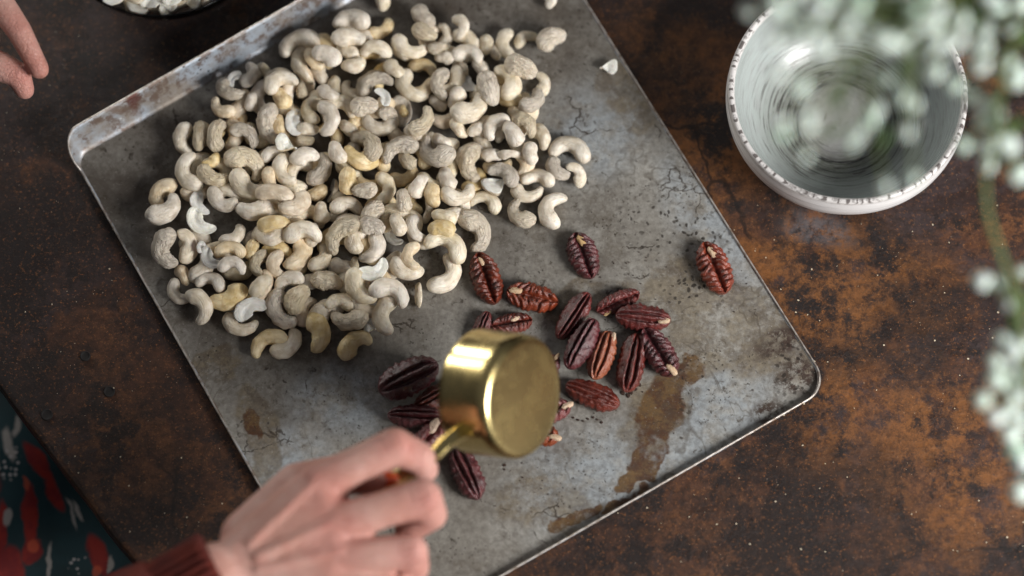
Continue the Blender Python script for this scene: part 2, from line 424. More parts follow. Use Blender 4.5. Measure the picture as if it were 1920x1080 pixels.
def rprof(t, f0, f1):
    "tube radius factor along the nut, t 0..1"
    e = (max(0., 1 - abs(2 * t - 1) ** 4.2)) ** .5
    return e * (f0 + (f1 - f0) * (t * t * (3 - 2 * t))) * (1 - .03 * math.exp(-((t - .5) / .16) ** 2))
def cashew_mesh(name, A, thick, seed, wr, half=0, t0=0., t1=1., f0=1.08, f1=.82, mats=None, sag=0.):
    """unit length kidney lying in XY, hollow side toward +X, tips along Y. half: 1 = split nut, cut face up"""
    NU, NV = 34, 22
    Rs = .5 - thick
    if A < 180: Rs = (.5 - thick) / math.sin(R(A / 2))
    V, F, MI, FLW = [], [], [], []
    sd = Vector((seed * 3.1, seed * 1.7, seed))
    for i in range(NU + 1):
        u = .5 - .5 * math.cos(math.pi * i / NU)
        t = t0 + (t1 - t0) * u
        a = R(180 - A / 2 + A * t)
        rr = Rs * (1 + .06 * noise.noise(Vector((t * 2, seed, 0))))
        c = Vector((rr * math.cos(a) + Rs * .55, rr * math.sin(a), .03 * math.sin(t * 5 + seed)))
        rad = Vector((math.cos(a), math.sin(a), 0))
        r = thick * rprof(t, f0, f1)
        if t0 > 0 or t1 < 1:
            r = thick * rprof(t, f0, f1) * (max(0, 1 - abs(2 * u - 1) ** 9)) ** .5
        r = max(r, .002)
        for k in range(NV):
            if half:
                if k < 13: th = math.pi + math.pi * k / 12; cx, cz = math.cos(th), math.sin(th)
                else:
                    q = (k - 12) / (NV - 12); cx = 1 - 2 * q
                    cz = -.30 * math.exp(-((cx - .05) / .33) ** 2) + .05 * (1 - abs(cx))
                cx *= -1
            else:
                th = 2 * math.pi * k / NV; cx, cz = math.cos(th), math.sin(th)
            p = c + rad * (r * cx * 1.0) + Vector((0, 0, r * cz * (.92 if not half else .85)))
            if not half:
                gx = math.exp(-((cx + 1) / .25) ** 2)                   # groove in the hollow side
                p += rad * (r * .22 * gx)
            dsp = .028 * noise.noise(p * 4 + sd) + .010 * noise.noise(p * 11 + sd)
            if wr and not (half and k >= 13):
                ww = 1 if cz > -.3 else .3
                q = Vector((t * 5, th_w(cx, cz) * 2.6, seed))
                dsp += ww * .022 * wr * (abs(noise.noise(q * 1.7)) * 2 - .55)
            d = (p - c); 
            if d.length > 1e-6 and not (half and k >= 13): p += d.normalized() * dsp * min(1, r / thick * 1.4)
            p.z -= sag * (t - .5) ** 2
            V.append(p); FLW += [t * 3.6 + seed * 5.3, cx * 2.0, cz * 2.0]
    for i in range(NU):
        for k in range(NV):
            a = i * NV + k; b = i * NV + (k + 1) % NV
            F.append((a, b, b + NV, a + NV)); MI.append(1 if half and k >= 12 else 0)
    F.append(tuple(range(NV))[::-1]); F.append(tuple(NU * NV + k for k in range(NV))); MI += [0, 0]
    ys = [v.y for v in V]; L = max(ys) - min(ys); xs = [v.x for v in V]
    off = Vector(((max(xs) + min(xs)) / 2, (max(ys) + min(ys)) / 2, 0))
    V = [(v - off) / L for v in V]
    me = bpy.data.meshes.new(name); me.from_pydata([tuple(v) for v in V], [], F)
    me.attributes.new('flow', 'FLOAT_VECTOR', 'POINT').data.foreach_set('vector', FLW)
    for m in mats: me.materials.append(m)
    me.polygons.foreach_set('material_index', MI); me.polygons.foreach_set('use_smooth', [True] * len(F)); 
    bm = bmesh.new(); bm.from_mesh(me); bmesh.ops.recalc_face_normals(bm, faces=bm.faces); bm.to_mesh(me); bm.free()
    # spheres along the spine for stacking
    sph = []
    for i in range(7):
        t = t0 + (t1 - t0) * (.06 + .88 * i / 6); a = R(180 - A / 2 + A * t)
        c = Vector((Rs * math.cos(a) + Rs * .55, Rs * math.sin(a), 0)); r = thick * rprof(t, f0, f1)
        if half: c.z -= r * .35; r *= .6
        sph.append(((c - off) / L, r / L))
    return me, sph
def th_w(cx, cz): return math.atan2(cz, cx)
PROTO = {}
def proto(kind, surf, v):
    key = (kind, surf, v)
    if key in PROTO: return PROTO[key]
    rnd = random.Random(hash((ord(kind[0]), ord(surf), v)) if False else ord(kind[0]) * 31 + ord(surf) * 7 + v)
    wr = {'s': .25, 'w': 1.25, 'y': .45, 'k': .5}[surf]
    skin = {'s': M_nut['s'], 'w': M_nut['w'], 'y': M_yel, 'k': M_skin}[surf]
    mats = [skin, M_in]
    nm = {'W': 'cashew', 'F': 'cashew', 'H': 'cashew_half', 'B': 'cashew_half', 'P': 'cashew_piece'}[kind]
    A = rnd.choice([145, 165, 180, 200, 215]); th = rnd.uniform(.185, .228)
    f0, f1 = rnd.uniform(1.08, 1.28), rnd.uniform(.66, .88)
    if v % 2: f0, f1 = f1, f0
    if kind == 'W': r = cashew_mesh(nm, A, th, v + 1, wr, f0=f0, f1=f1, mats=mats, t1=.84 if v % 9 in (2, 7) else 1., sag=.12 * (v % 3 - 1))
    elif kind == 'F': r = cashew_mesh(nm, 130, .24, v + 1, wr, f0=f0, f1=f1, mats=mats)
    elif kind in 'HB': r = cashew_mesh(nm, rnd.choice([150, 175, 190]), th, v + 2, wr * .5, half=1, f0=f0, f1=f1, mats=mats)
    else: r = cashew_mesh(nm, 160, .30, v + 3, wr * .5, half=1, t0=.12, t1=.62, f0=f0, f1=f1, mats=mats)
    PROTO[key] = r
    return r

# x  y  opening-direction  length px  tilt  kind  layer  surface  [reference phrase when the nut is a landmark]
NUTS = """
342 260 0 66 8 W 1 s the round C-shaped nut nearest the sheet's upper-left corner
376 253 180 63 88 W 1 w
408 253 0 72 80 W 1 w
416 205 55 58 0 W 1 y
428 170 45 68 15 W 1 w
471 190 -20 42 90 F 1 s
453 225 0 36 60 F 0 y
458 253 250 64 25 W 1 w
502 232 5 84 0 W 2 w the tall wide-open C beneath the upper-left cluster
537 266 0 38 10 P 2 s
462 303 235 88 18 W 2 w the big claw-like wrinkled nut left of centre
352 325 15 80 0 W 1 s
398 332 80 68 30 W 2 w
398 303 130 40 -30 B 1 y
462 350 55 82 0 W 1 s
517 290 265 60 10 W 0 s
534 320 35 68 0 W 0 s
517 363 255 80 50 W 1 y
477 394 90 78 15 W 0 s
302 362 -25 72 0 W 1 y the upper nut of the yellow pair on the left edge
310 396 130 78 10 W 2 s the lower nut of the yellow pair on the left edge
372 381 20 55 20 H 1 s
415 376 60 68 -30 B 1 s
373 418 45 66 10 H 1 s the thin grey-green crescent near the left edge
308 466 5 80 10 W 2 w the wrinkled C closing into a ring on the left
352 462 190 70 -15 B 1 s
383 463 0 26 0 P 0 k
392 486 40 52 -20 H 2 s the chalk-white split tip on the left
432 468 270 62 0 W 1 y
435 496 262 56 20 W 2 s
343 515 30 44 90 F 0 y
333 549 40 60 0 W 1 s the small C lowest on the left edge
377 572 190 72 50 W 1 s
397 527 250 62 10 W 1 s
430 557 125 76 10 W 0 y
482 492 -10 62 15 W 1 w
517 497 10 60 20 W 0 y
560 477 165 74 0 W 2 y
507 443 85 66 0 B 1 s
470 447 -30 36 90 F 0 s
567 434 270 76 0 W 3 s the smooth arch crossing the lower middle
603 487 150 62 0 W 0 s
637 437 -40 86 10 W 2 w the deeply crinkled nut in the middle
540 526 295 62 10 W 0 s
557 560 -30 66 88 F 2 w the oval nut with the dark hole
613 526 260 64 60 F 1 w
488 535 -50 54 80 F 1 s
467 577 -60 66 5 H 1 s the hollow white half at the lower left
448 610 72 70 0 W 2 s the cream boat-shaped nut at the pile's lower left
527 581 40 84 0 W 1 w the large rough C at the pile's lower edge
502 640 295 78 10 W 1 y
540 648 -45 72 170 B 1 s the flat grey half at the bottom edge
595 622 200 78 10 W 1 y the single upright hook at the bottom edge
640 566 265 62 15 W 0 s
655 600 90 76 0 W 1 w
662 643 -60 76 60 W 1 y the bottommost nut tilted up to the right
692 613 20 20 10 P 0 s
672 540 30 80 0 W 1 s
720 590 -8 80 0 W 1 s the large smooth C at the pile's lower right
732 545 250 80 10 W 1 s
788 552 180 50 70 B 1 s the lone half standing on edge beside the pile
837 517 150 84 0 W 1 s the lone smooth hook above the pecans
703 508 120 64 5 H 2 s the snow-white half at the lower right
702 466 160 74 -12 B 3 s
665 492 0 26 90 F 1 s
688 532 0 26 80 F 0 s
770 480 0 60 0 W 2 y
763 503 85 68 20 W 0 s
840 458 240 88 0 W 1 s
828 428 270 54 80 F 2 y
833 405 -110 52 85 F 1 s
800 397 170 56 -60 B 2 s the white-edged crescent standing up at the right
893 430 205 88 0 W 1 w the big pitted nut facing the pecans
778 430 30 60 30 W 2 s
735 445 40 46 10 H 0 s
740 398 270 60 20 W 0 s
698 423 -100 52 60 F 1 w
697 397 -60 54 80 F 1 w
650 385 268 66 0 W 2 s the neat arch in the middle
603 398 10 48 85 F 1 s
555 382 140 70 0 W 2 y
515 418 265 68 85 W 1 y
663 452 0 54 85 F 1 s
756 375 0 50 88 F 1 w
785 348 -45 54 85 F 1 s
723 352 180 66 15 W 2 s
683 355 -105 52 85 F 2 w
653 338 10 58 80 F 0 y
602 320 155 70 20 W 1 w
622 355 0 50 95 B 0 s
570 293 285 60 30 F 1 s
582 207 0 60 0 W 1 s
617 220 180 72 35 W 2 s the broad upright nut left of centre
550 228 0 60 5 H 1 s
577 243 90 46 30 F 0 s
572 264 100 38 60 F 0 w
640 195 250 68 20 W 0 s
683 198 -75 56 80 F 1 w
700 157 310 76 0 W 2 w the hooked nut over a bluish half
720 180 -150 44 10 H 1 s the bluish-white half in the upper middle
565 168 0 36 88 F 1 w
627 160 0 44 85 F 0 s
568 130 215 66 80 B 2 s
560 82 300 86 0 W 1 s the large arch beside the raised end
587 113 40 52 10 W 1 y
613 103 240 62 55 F 2 s
660 36 265 76 0 W 1 s the arch closest to the top of the raised end
653 70 275 70 0 W 1 s
653 95 240 50 60 F 0 s
663 122 100 50 60 F 0 s
705 93 265 64 60 W 1 s
716 56 130 62 0 W 0 y
717 -8 180 62 80 F 1 s
768 90 75 72 0 W 2 s the gaping U-shaped nut with a bluish inner arm
794 30 30 56 75 F 1 w
796 60 40 54 75 F 2 w
832 66 190 50 20 W 0 s
865 48 195 54 40 W 1 s
820 88 100 40 80 F 0 w
833 107 -85 40 85 F 1 s
877 100 255 66 0 W 2 s the smooth nut bridging the upper right
910 84 -25 46 88 F 1 s
928 98 20 34 85 F 0 s
946 82 5 64 20 W 1 s
985 72 115 54 175 B 1 s the grey half beside the topmost wrinkled oval
1033 72 -60 66 85 F 1 w the bright wrinkled oval above the pile's right side
977 126 -95 68 85 F 2 w the wide wrinkled oval at the upper right
1017 160 180 54 -20 B 1 s the milky round half at the upper right
1000 190 140 60 30 W 2 w
950 152 210 80 10 W 1 s
917 164 215 74 80 F 2 w the long nut with a white lower tip
873 155 30 50 5 H 1 s
868 130 20 32 80 F 0 w
883 207 125 84 0 W 3 s the big smooth elbow right of centre
824 156 -5 70 25 W 1 w
855 185 0 52 60 F 0 s
820 193 45 44 60 F 0 s
793 229 145 70 10 W 2 w
767 163 35 80 10 W 2 s
757 208 0 26 85 F 1 y
727 212 250 42 60 F 1 w
712 235 85 74 10 W 0 s
653 240 40 44 88 F 0 s
692 270 220 78 20 W 3 w the heavy folded nut in the very centre
675 300 75 74 0 B 1 y
747 277 295 80 10 W 2 w
763 300 30 46 70 F 0 w
817 288 60 84 0 W 3 w the wide V right of centre
828 265 40 44 75 F 1 s
895 243 -70 42 85 F 1 s
927 235 -45 66 10 W 1 s
961 250 20 58 85 F 3 s
985 230 225 64 15 W 1 w
1018 255 200 56 60 W 1 s
995 287 0 48 80 F 1 s
1070 278 258 84 0 W 1 s the large plump arch at the pile's right tip
923 290 -95 44 80 F 2 s
958 288 -100 56 85 B 1 s
880 306 -5 78 0 W 2 w the S-like nut at the right
860 362 115 70 0 W 2 s the V-shaped nut above the big pitted one
838 335 10 54 80 F 1 s
947 325 235 68 0 W 1 w
927 341 60 46 20 P 0 w
912 378 250 64 0 W 1 s
1009 333 263 68 0 W 1 s
987 363 82 64 0 W 0 s
1044 318 50 58 30 W 1 w
1083 327 215 54 -10 B 2 s the chalky white shell at the right edge
975 404 40 68 0 W 1 w the dimpled hook at the right
1033 394 -15 78 0 W 1 s the plump C lowest on the right
1033 -2 180 40 60 F 1 s
1143 127 200 28 0 P 1 s
437 146 -30 38 0 H 1 s
470 140 170 56 40 W 1 s
523 152 300 72 0 W 1 s
540 170 0 46 60 F 0 s
528 183 40 50 85 F 0 y
523 232 0 44 80 F 0 y
802 345 60 56 40 F 0 s
810 366 20 50 60 F 0 y
505 333 0 46 80 F 0 y
593 362 100 48 50 F 0 y
473 468 0 44 80 F 0 y
632 285 30 52 80 F 0 s
665 283 0 40 80 F 0 s
585 440 0 50 60 F 0 s
900 125 30 48 50 F 0 s
640 500 90 52 60 F 0 s
745 420 20 50 60 F 0 s
860 240 40 46 70 F 0 s
905 265 40 48 70 F 0 s
970 215 40 48 70 F 0 s
780 250 70 50 70 F 0 s
740 130 60 50 70 F 0 s
600 140 40 48 70 F 0 s
615 175 60 48 70 F 0 s
495 130 40 34 70 F 0 s
"""
def parse():
    out = []
    for ln in NUTS.strip().split('\n'):
        f = ln.split(None, 8)
        out.append(dict(x=float(f[0]), y=float(f[1]), a=float(f[2]), l=float(f[3]), tilt=float(f[4]), k=f[5], lay=int(f[6]), s=f[7], ref=f[8].strip() if len(f) > 8 else None))
    return out
nuts = parse()
# nuts lying wholly under the others, of which only slivers show
outline = [(345, 300), (440, 200), (480, 120), (560, 110), (640, 60), (760, 60), (860, 70), (960, 120), (1000, 200), (1000, 300), (960, 330), (880, 360), (840, 420), (760, 470), (720, 560), (640, 590), (520, 590), (400, 540), (350, 460), (360, 380)]
def inside(x, y):
    c = False; j = len(outline) - 1
    for i in range(len(outline)):
        (xi, yi), (xj, yj) = outline[i], outline[j]
        if (yi > y) != (yj > y) and x < (xj - xi) * (y - yi) / (yj - yi) + xi: c = not c
        j = i
    return c
rf = random.Random(5)
buried = []
for _ in range(4000):
    x, y = rf.uniform(350, 1000), rf.uniform(70, 590)
    if not inside(x, y): continue
    if any((x - b['x']) ** 2 + (y - b['y']) ** 2 < 40 ** 2 for b in buried): continue
    if any((x - b['x']) ** 2 + (y - b['y']) ** 2 < 24 ** 2 for b in nuts if b['lay'] == 0): continue
    if 350 < x < 470 and 365 < y < 440: continue
    buried.append(dict(x=x, y=y, a=rf.uniform(0, 360), l=rf.uniform(58, 74), tilt=rf.uniform(0, 40), k='W', lay=-1, s=rf.choice('sy'), ref=None))
ALLN = buried + nuts
ALLN = [n for _, n in sorted(enumerate(ALLN), key=lambda q: (q[1]['lay'], q[0]))]

SP = np.zeros((0, 4))
SQ = .66
def settle(n, me, sph):
    "find the height (and a small lean) at which the nut rests on what is already there"
    global SP
    px2m = .000333
    best = None
    rl = random.Random(int(n['x'] * 7 + n['y']))
    opts = [(0, 0)] + [(rl.uniform(-16, 16), rl.uniform(-16, 16)) for _ in range(22)]
    z0 = .014 if n['lay'] > 0 else .008
    for (dx, dy) in opts:
        M = Matrix.Rotation(R(n['a']), 3, 'Z') @ Matrix.Rotation(R(n['tilt'] + dy), 3, 'Y') @ Matrix.Rotation(R(dx), 3, 'X')
        c0 = at(n['x'], n['y'], z0)
        L = n['l'] * .985 * px2m * (1 - z0 / DIST)
        P = np.array([[*(M @ (c * L)), r * L] for c, r in sph])
        P[:, 0] += c0.x; P[:, 1] += c0.y
        need = (ZF + P[:, 3] - P[:, 2]).max()
        if len(SP):
            near = SP[(abs(SP[:, 0] - c0.x) < .03) & (abs(SP[:, 1] - c0.y) < .03)]
            if len(near):
                d2 = (P[:, None, 0] - near[None, :, 0]) ** 2 + (P[:, None, 1] - near[None, :, 1]) ** 2
                rs = (P[:, None, 3] + near[None, :, 3]) * SQ
                ok = d2 < rs ** 2
                if ok.any():
                    zz = near[None, :, 2] + np.sqrt(np.maximum(rs ** 2 - d2, 0)) - P[:, None, 2]
                    need = max(need, zz[ok].max())
        cost = need + .00006 * (abs(dx) + abs(dy))
        if best is None or cost < best[0]: best = (cost, need, M, L, P)
    _, z, M, L, P = best
    z = min(z, .034)
    c = at(n['x'], n['y'], z)
    P[:, 2] += z
    SP = np.vstack([SP, P])
    return c, M, L

def face_word(a):
    return ['right', 'upper right', 'top', 'upper left', 'left', 'lower left', 'bottom', 'lower right'][int(((a % 360) + 22.5) // 45) % 8]
def rel_word(dx, dy):
    a = math.degrees(math.atan2(-dy, dx)) % 360
    return ['right of', 'up-right of', 'above', 'up-left of', 'left of', 'down-left of', 'below', 'down-right of'][int((a + 22.5) // 45) % 8]
SURF = {'s': 'smooth', 'w': 'wrinkled', 'y': 'yellowish', 'k': 'red-brown'}
used = set()
def base_desc(n):
    s = SURF[n['s']]
    if n['k'] == 'P': return s + ' broken cashew chip'
    if n['k'] == 'H': return 'split cashew half showing pale cut face'
    if n['k'] == 'B': return s + ' cashew half, rounded back up'
    if n['tilt'] > 45: return s + (' small' if n['l'] < 45 else '') + ' cashew standing on edge'
    return s + ' cashew opening ' + face_word(n['a'])
LM = [n for n in nuts if n['ref']]
def label(n):
    if n['ref']:
        d = {'W': SURF[n['s']] + ' whole cashew', 'F': SURF[n['s']] + ' cashew on edge', 'H': 'split cashew half', 'B': 'cashew half back up', 'P': 'cashew chip'}[n['k']]
        return (d + ', ' + n['ref'])
    d = base_desc(n)
    L = sorted(LM, key=lambda m: (m['x'] - n['x']) ** 2 + (m['y'] - n['y']) ** 2)
    for m in L[:6]:
        dist = math.hypot(m['x'] - n['x'], m['y'] - n['y'])
        r = rel_word(n['x'] - m['x'], n['y'] - m['y'])
        pre = 'touching, ' if False else ''
        ref = m['ref']
        for extra in (('deep, ' if n['lay'] == 0 else '') + 'just ', 'a nut further '):
            if extra == 'a nut further ' and dist < 50: continue
            s = f"{d}, {extra}{r} {ref}"
            if len(s.split()) <= 16 and s not in used: used.add(s); return s
            s = f"{d}, {r} {ref}"
            if len(s.split()) <= 16 and s not in used: used.add(s); return s
    return d + ' deep inside the pile'
special = {(1143, 127): 'tiny white cashew chip alone by the sheet\'s upper-right edge', (717, -8): 'cashew cut off by the frame above the gaping nut',
           (1033, -2): 'lone cashew cut off by the frame near the sheet\'s top right', (383, 463): 'scrap of red-brown cashew skin behind the chalk-white tip',
           (692, 613): 'tiny cashew crumb wedged left of the large smooth C at lower right', (757, 208): 'tiny yellowish cashew stub deep in the upper middle of the pile'}
for i, n in enumerate(ALLN):
    v = int(n['x'] * 3 + n['y']) % (10 if n['k'] in 'WF' else 5)
    me, sph = proto(n['k'], n['s'], v)
    loc, M, L = settle(n, me, sph)
    nm = {'W': 'cashew', 'F': 'cashew', 'H': 'cashew_half', 'B': 'cashew_half', 'P': 'cashew_piece'}[n['k']]
    o = bpy.data.objects.new(nm, me); COL.objects.link(o)
    if n['k'] == 'B': M = M @ Matrix.Rotation(math.pi, 3, 'Y') @ Matrix.Rotation(math.pi, 3, 'Z') if n['tilt'] < 100 else M @ Matrix.Rotation(0, 3, 'X')
    sc = [L, L, L]
    o.matrix_world = Matrix.Translation(loc) @ M.to_4x4() @ Matrix.Diagonal((L, L, L, 1))
    if n['lay'] < 0:
        o['label'] = 'cashew buried in the pile, mostly hidden under other nuts'; o['category'] = 'cashew'; o['group'] = 'cashews buried under the pile'
    else:
        key = (int(n['x']), int(n['y']))
        o['label'] = special.get(key) or label(n)
        o['category'] = 'cashew'; o['group'] = 'cashews heaped on the baking sheet'

# ================================================================ PECANS
def mat_pecan(name, a, b, hl):
    t = NT(name)
    oi = t.n('ObjectInfo').outputs['Random']
    n1 = t.noise(5, 5, .65); n2 = t.noise(17, 6, .72, off=3)
    c = t.mix(t.ramp(n1, .35, .65), a, b)
    c = t.mix(t.ramp(n2, .58, .76, 0, .6), c, hl)
    hs = t.n('HueSaturation', {'Hue': t.math('MULTIPLY_ADD', oi, .03, .487), 'Saturation': t.math('MULTIPLY_ADD', oi, .25, .8), 'Value': t.math('MULTIPLY_ADD', oi, .5, .8), 'Color': c}).outputs[0]
    h = t.math('ADD', n1, t.math('MULTIPLY', n2, .4))
    return t.set(col=hs, rough=t.ramp(n2, .3, .7, .22, .4), spec=.8, nor=t.bump(h, .7, .0022))
M_pec = mat_pecan('pecan_dark_red', srgb(70, 18, 18), srgb(104, 30, 27), srgb(160, 84, 66))
M_peo = mat_pecan('pecan_russet', srgb(98, 28, 20), srgb(124, 42, 28), srgb(182, 104, 78))
M_per = mat_pecan('pecan_orange_brown', srgb(128, 58, 34), srgb(150, 78, 48), srgb(190, 128, 92))
M_pth = mat_nut('pecan_pith', srgb(188, 158, 122), srgb(216, 192, 160), srgb(150, 110, 80), .8)
def pecan_mesh(kind, seed, mat):
    "unit length along X. kind O: rounded back with two grooves up; I: crinkled cut side up"
    NX, NY = 56, 34
    V, F = [], []
    sd = Vector((seed * 2.3, seed, 0))
    idx = {}
    def height(x, y, w, up):
        e = max(0, 1 - (y / w) ** 2) if w > 1e-5 else 0
        if (kind == 'O') == up:                                        # rounded back
            z = .19 * e ** .5 * (1 - abs(2 * x) ** 4) ** .5 + .02 * noise.noise(Vector((x * 5, y * 9, 0)) + sd)
            if up:
                fade = 1 - abs(2 * x) ** 5
                for g in (-.26, .2):
                    gy = g * w * (1 + .25 * math.sin(x * 4 + seed))+ .01 * noise.noise(Vector((x * 9, g, seed)))
                    z -= .115 * fade * math.exp(-((y - gy) / .022) ** 2)
                    z += .03 * fade * math.exp(-((abs(y - gy) - .05) / .028) ** 2)
                z += .022 * noise.noise(Vector((x * 16, y * 12, 2)) + sd) * min(1, abs(y) / (w + 1e-5) * 1.5)
                z += .03 * abs(noise.noise(Vector((x * 30, y * 20, 5)) + sd))
        else:
            z = .12 * e ** .4 * (1 - abs(2 * x) ** 6) ** .5
            if up:
                yy = abs(y)
                z += .06 * math.exp(-((yy - w * .55) / (w * .3 + .01)) ** 2)
                z -= .10 * math.exp(-(y / .03) ** 2) * (1 - abs(2 * x) ** 6)
                rib = math.sin((x * 1.0 - yy * .55 * (1 if x < .1 else -.6)) * 62 + 2.2 * noise.noise(Vector((x * 7, y * 7, 3)) + sd) + (2 if y > 0 else 0) + 5 * noise.noise(Vector((x * 3, seed, 9))))
                z += .034 * rib * min(1, yy / .05) * e ** .3
                z += .03 * noise.noise(Vector((x * 11, y * 9, 7)) + sd)
        return z
    for side in (0, 1):
        for i in range(NX + 1):
            x = -.5 * math.cos(math.pi * i / NX)
            w = .255 * (max(0, 1 - abs(2 * x) ** 2.6)) ** .55 * (1 + .12 * noise.noise(Vector((x * 7, seed * 1.3, 1))) + .06 * noise.noise(Vector((x * 19, seed, 4))) - (.10 if seed % 2 else -.05) * x)
            for j in range(NY + 1):
                q = -math.cos(math.pi * j / NY)
                y = q * w
                if side and (i in (0, NX) or j in (0, NY)): idx[(side, i, j)] = idx[(0, i, j)]; continue
                edge = i in (0, NX) or j in (0, NY)
                z = 0 if edge else height(x, y, w, side == 0) * (1 if side == 0 else -1)
                wav = 1 + (.05 * math.sin(x * 60 + seed) * abs(q) ** 3)
                idx[(side, i, j)] = len(V); V.append((x, y * wav, z))
    for side in (0, 1):
        for i in range(NX):
            for j in range(NY):
                f = (idx[(side, i, j)], idx[(side, i + 1, j)], idx[(side, i + 1, j + 1)], idx[(side, i, j + 1)])
                f = tuple(dict.fromkeys(f))
                if len(f) > 2: F.append(f if side == 0 else f[::-1])
    me = bpy.data.meshes.new('pecan'); me.from_pydata(V, [], F); me.materials.append(mat)
    me.polygons.foreach_set('use_smooth', [True] * len(me.polygons)); me.update()
    return me
PM = {}
def pith_mesh():
    V, F = [], []
    bm = bmesh.new(); bmesh.ops.create_icosphere(bm, subdivisions=3, radius=1)
    for v in bm.verts:
        v.co *= 1 + .25 * noise.noise(v.co * 1.7) + .1 * noise.noise(v.co * 4)
    me = bpy.data.meshes.new('pith'); bm.to_mesh(me); bm.free(); me.materials.append(M_pth)
    me.polygons.foreach_set('use_smooth', [True] * len(me.polygons)); return me
PITH = pith_mesh()
# x y axis len widthfactor kind colour z_mm lean label  [pith offset along axis, across, size]
PECANS = [
 (912, 523, -72, 104, 1.0, 'I', 'd', 0, 0, 'dark pecan half touching the cashews, crinkled side up, closest to the pile', (-.3, .0, .07)),
 (1094, 480, -72, 94, 1.14, 'I', 'd', 0, 0, 'single pecan half lying alone right of the cashews, tan core showing', (-.27, .04, .10)),
 (998, 558, -14, 98, 1.05, 'I', 'o', 0, 0, 'reddish pecan half with a grey-tan core at its left end', (-.32, .02, .10)),
 (1075, 592, 58, 106, .8, 'O', 'd', 1, 14, 'dark slender pecan leaning up-right, upper left of the right-hand cluster', None),
 (1091, 645, 62, 108, .85, 'O', 'd', 5, -12, 'purplish pecan lying against the slender dark one', None),
 (1158, 566, 25, 88, .8, 'I', 'o', 0, 22, 'small pecan at the top of the cluster with a tan chip beneath', (-.3, -.15, .08)),
 (1206, 596, -6, 102, .95, 'O', 'd', 4, 10, 'nearly black pecan lying level with a white chip on its right end', (.38, -.04, .09)),
 (1128, 666, 72, 98, .96, 'O', 'r', 2, 0, 'orange-brown pecan with two clear grooves in the cluster\'s middle', (.38, -.12, .07)),
 (1184, 680, 78, 116, .86, 'O', 'd', 0, 8, 'long dark pecan standing upright between the orange-brown one and its neighbour', None),
 (1236, 661, -60, 104, 1.0, 'I', 'd', 3, 8, 'pecan half at the cluster\'s right edge with a cream tip at its lower end', (.42, .02, .10)),
 (1111, 741, -22, 106, .9, 'O', 'd', 0, 6, 'reddish pecan below the cluster, right beside the brass cup', None),
 (1340, 503, -70, 106, 1.05, 'I', 'o', 0, 0, 'pecan half lying far apart by the sheet\'s right edge', (-.25, .04, .09)),
 (766, 708, 27, 120, 1.08, 'O', 'd', 6, 8, 'large dark pecan left of the cup, uppermost of the left group', None),
 (780, 781, -2, 104, .8, 'O', 'd', 3, 0, 'dark pecan lying level between the cup and the knuckle', None),
 (806, 815, 48, 78, 1.0, 'I', 'o', 6, 24, 'pecan with a pale broken face poking out behind the cup handle', (.2, .1, .16)),
 (876, 889, -66, 104, 1.0, 'O', 'd', 0, 0, 'dark grooved pecan below the cup handle, nearest the fingers', None),
 (960, 607, 10, 76, 1.0, 'I', 'd', 0, 0, 'pecan half peeping out above the brass cup', (.1, .08, .10)),
 (903, 616, 70, 70, .9, 'O', 'd', 0, 0, 'dark pecan mostly hidden behind the cup\'s upper left', None),
 (818, 745, 30, 92, .9, 'O', 'd', 0, 0, 'dark pecan in shadow under the cup\'s left rim', None),
 (1022, 772, 12, 96, .95, 'I', 'o', 0, 0, 'pecan mostly hidden under the cup, its tip showing at the right', (.44, 0, .10)),
 (1002, 806, -25, 96, 1.0, 'I', 'o', 0, 0, 'pecan hidden under the cup, its curled tip at the lower right', (.44, 0, .10)),
 (1010, 700, 40, 96, 1.0, 'O', 'd', 0, 0, 'pecan under the cup base, only its edge visible at the right', (.46, 0, .06)),
]
for i, (x, y, ax, ln, wf, kd, cl, z, lean, lab, pith) in enumerate(PECANS):
    key = (kd, cl, i % 7)
    if key not in PM: PM[key] = pecan_mesh(kd, i + 1, {'d': M_pec, 'o': M_peo, 'r': M_per}[cl])
    L = ln * 1.01 * .000333
    zz = ZF + L * .13 + z * .001
    c = at(x, y, zz)
    o = bpy.data.objects.new('pecan', PM[key]); COL.objects.link(o)
    o.matrix_world = Matrix.Translation(c) @ Matrix.Rotation(R(ax), 4, 'Z') @ Matrix.Rotation(R(lean), 4, 'X') @ Matrix.Diagonal((L, L * wf, L * .98, 1))
    tag(o, lab, 'pecan', 'pecans poured on the baking sheet')
    if pith:
        p = bpy.data.objects.new('pith', PITH); COL.objects.link(p); p.parent = o
        p.location = (pith[0], pith[1], .12 if kd == 'I' else .14); p.scale = (pith[2] * 1.3, pith[2] * .62, pith[2] * .55)
        p.rotation_euler = (0, 0, .2)

# crumbs
def crumbs():
    rc = random.Random(3)
    V, F = [], []
    def chip(c, s, z):
        b = len(V)
        base = [Vector((rc.uniform(.5, 1) * math.cos(a), rc.uniform(.35, .9) * math.sin(a), 0)) for a in (0, 1.2, 2.3, 3.3, 4.4, 5.4)]
        rt = rc.uniform(0, 6.28)
        for k, h in ((0, 0), (1, .35)):
            for q in base:
                v = Matrix.Rotation(rt, 3, 'Z') @ q * s * (1 - .15 * k); V.append((c.x + v.x, c.y + v.y, z + h * s))
        F.append(tuple(b + 6 + j for j in range(6)))
        for j in range(6): F.append((b + j, b + (j + 1) % 6, b + 6 + (j + 1) % 6, b + 6 + j))
    return chip, V, F, rc
chip, V, F, rc = crumbs()
for _ in range(150):
    x, y = rc.uniform(1150, 1920), rc.uniform(380, 1080)
    p = at(x, y); chip(p, rc.choice([.0003, .0004, .0006, .0009]), .0002)
for _ in range(110):
    x, y = rc.uniform(0, 500), rc.uniform(40, 1000); p = at(x, y)
    if (p - e0).dot(en) < -.004: chip(p, rc.choice([.0003, .0004, .0007]), .0002)
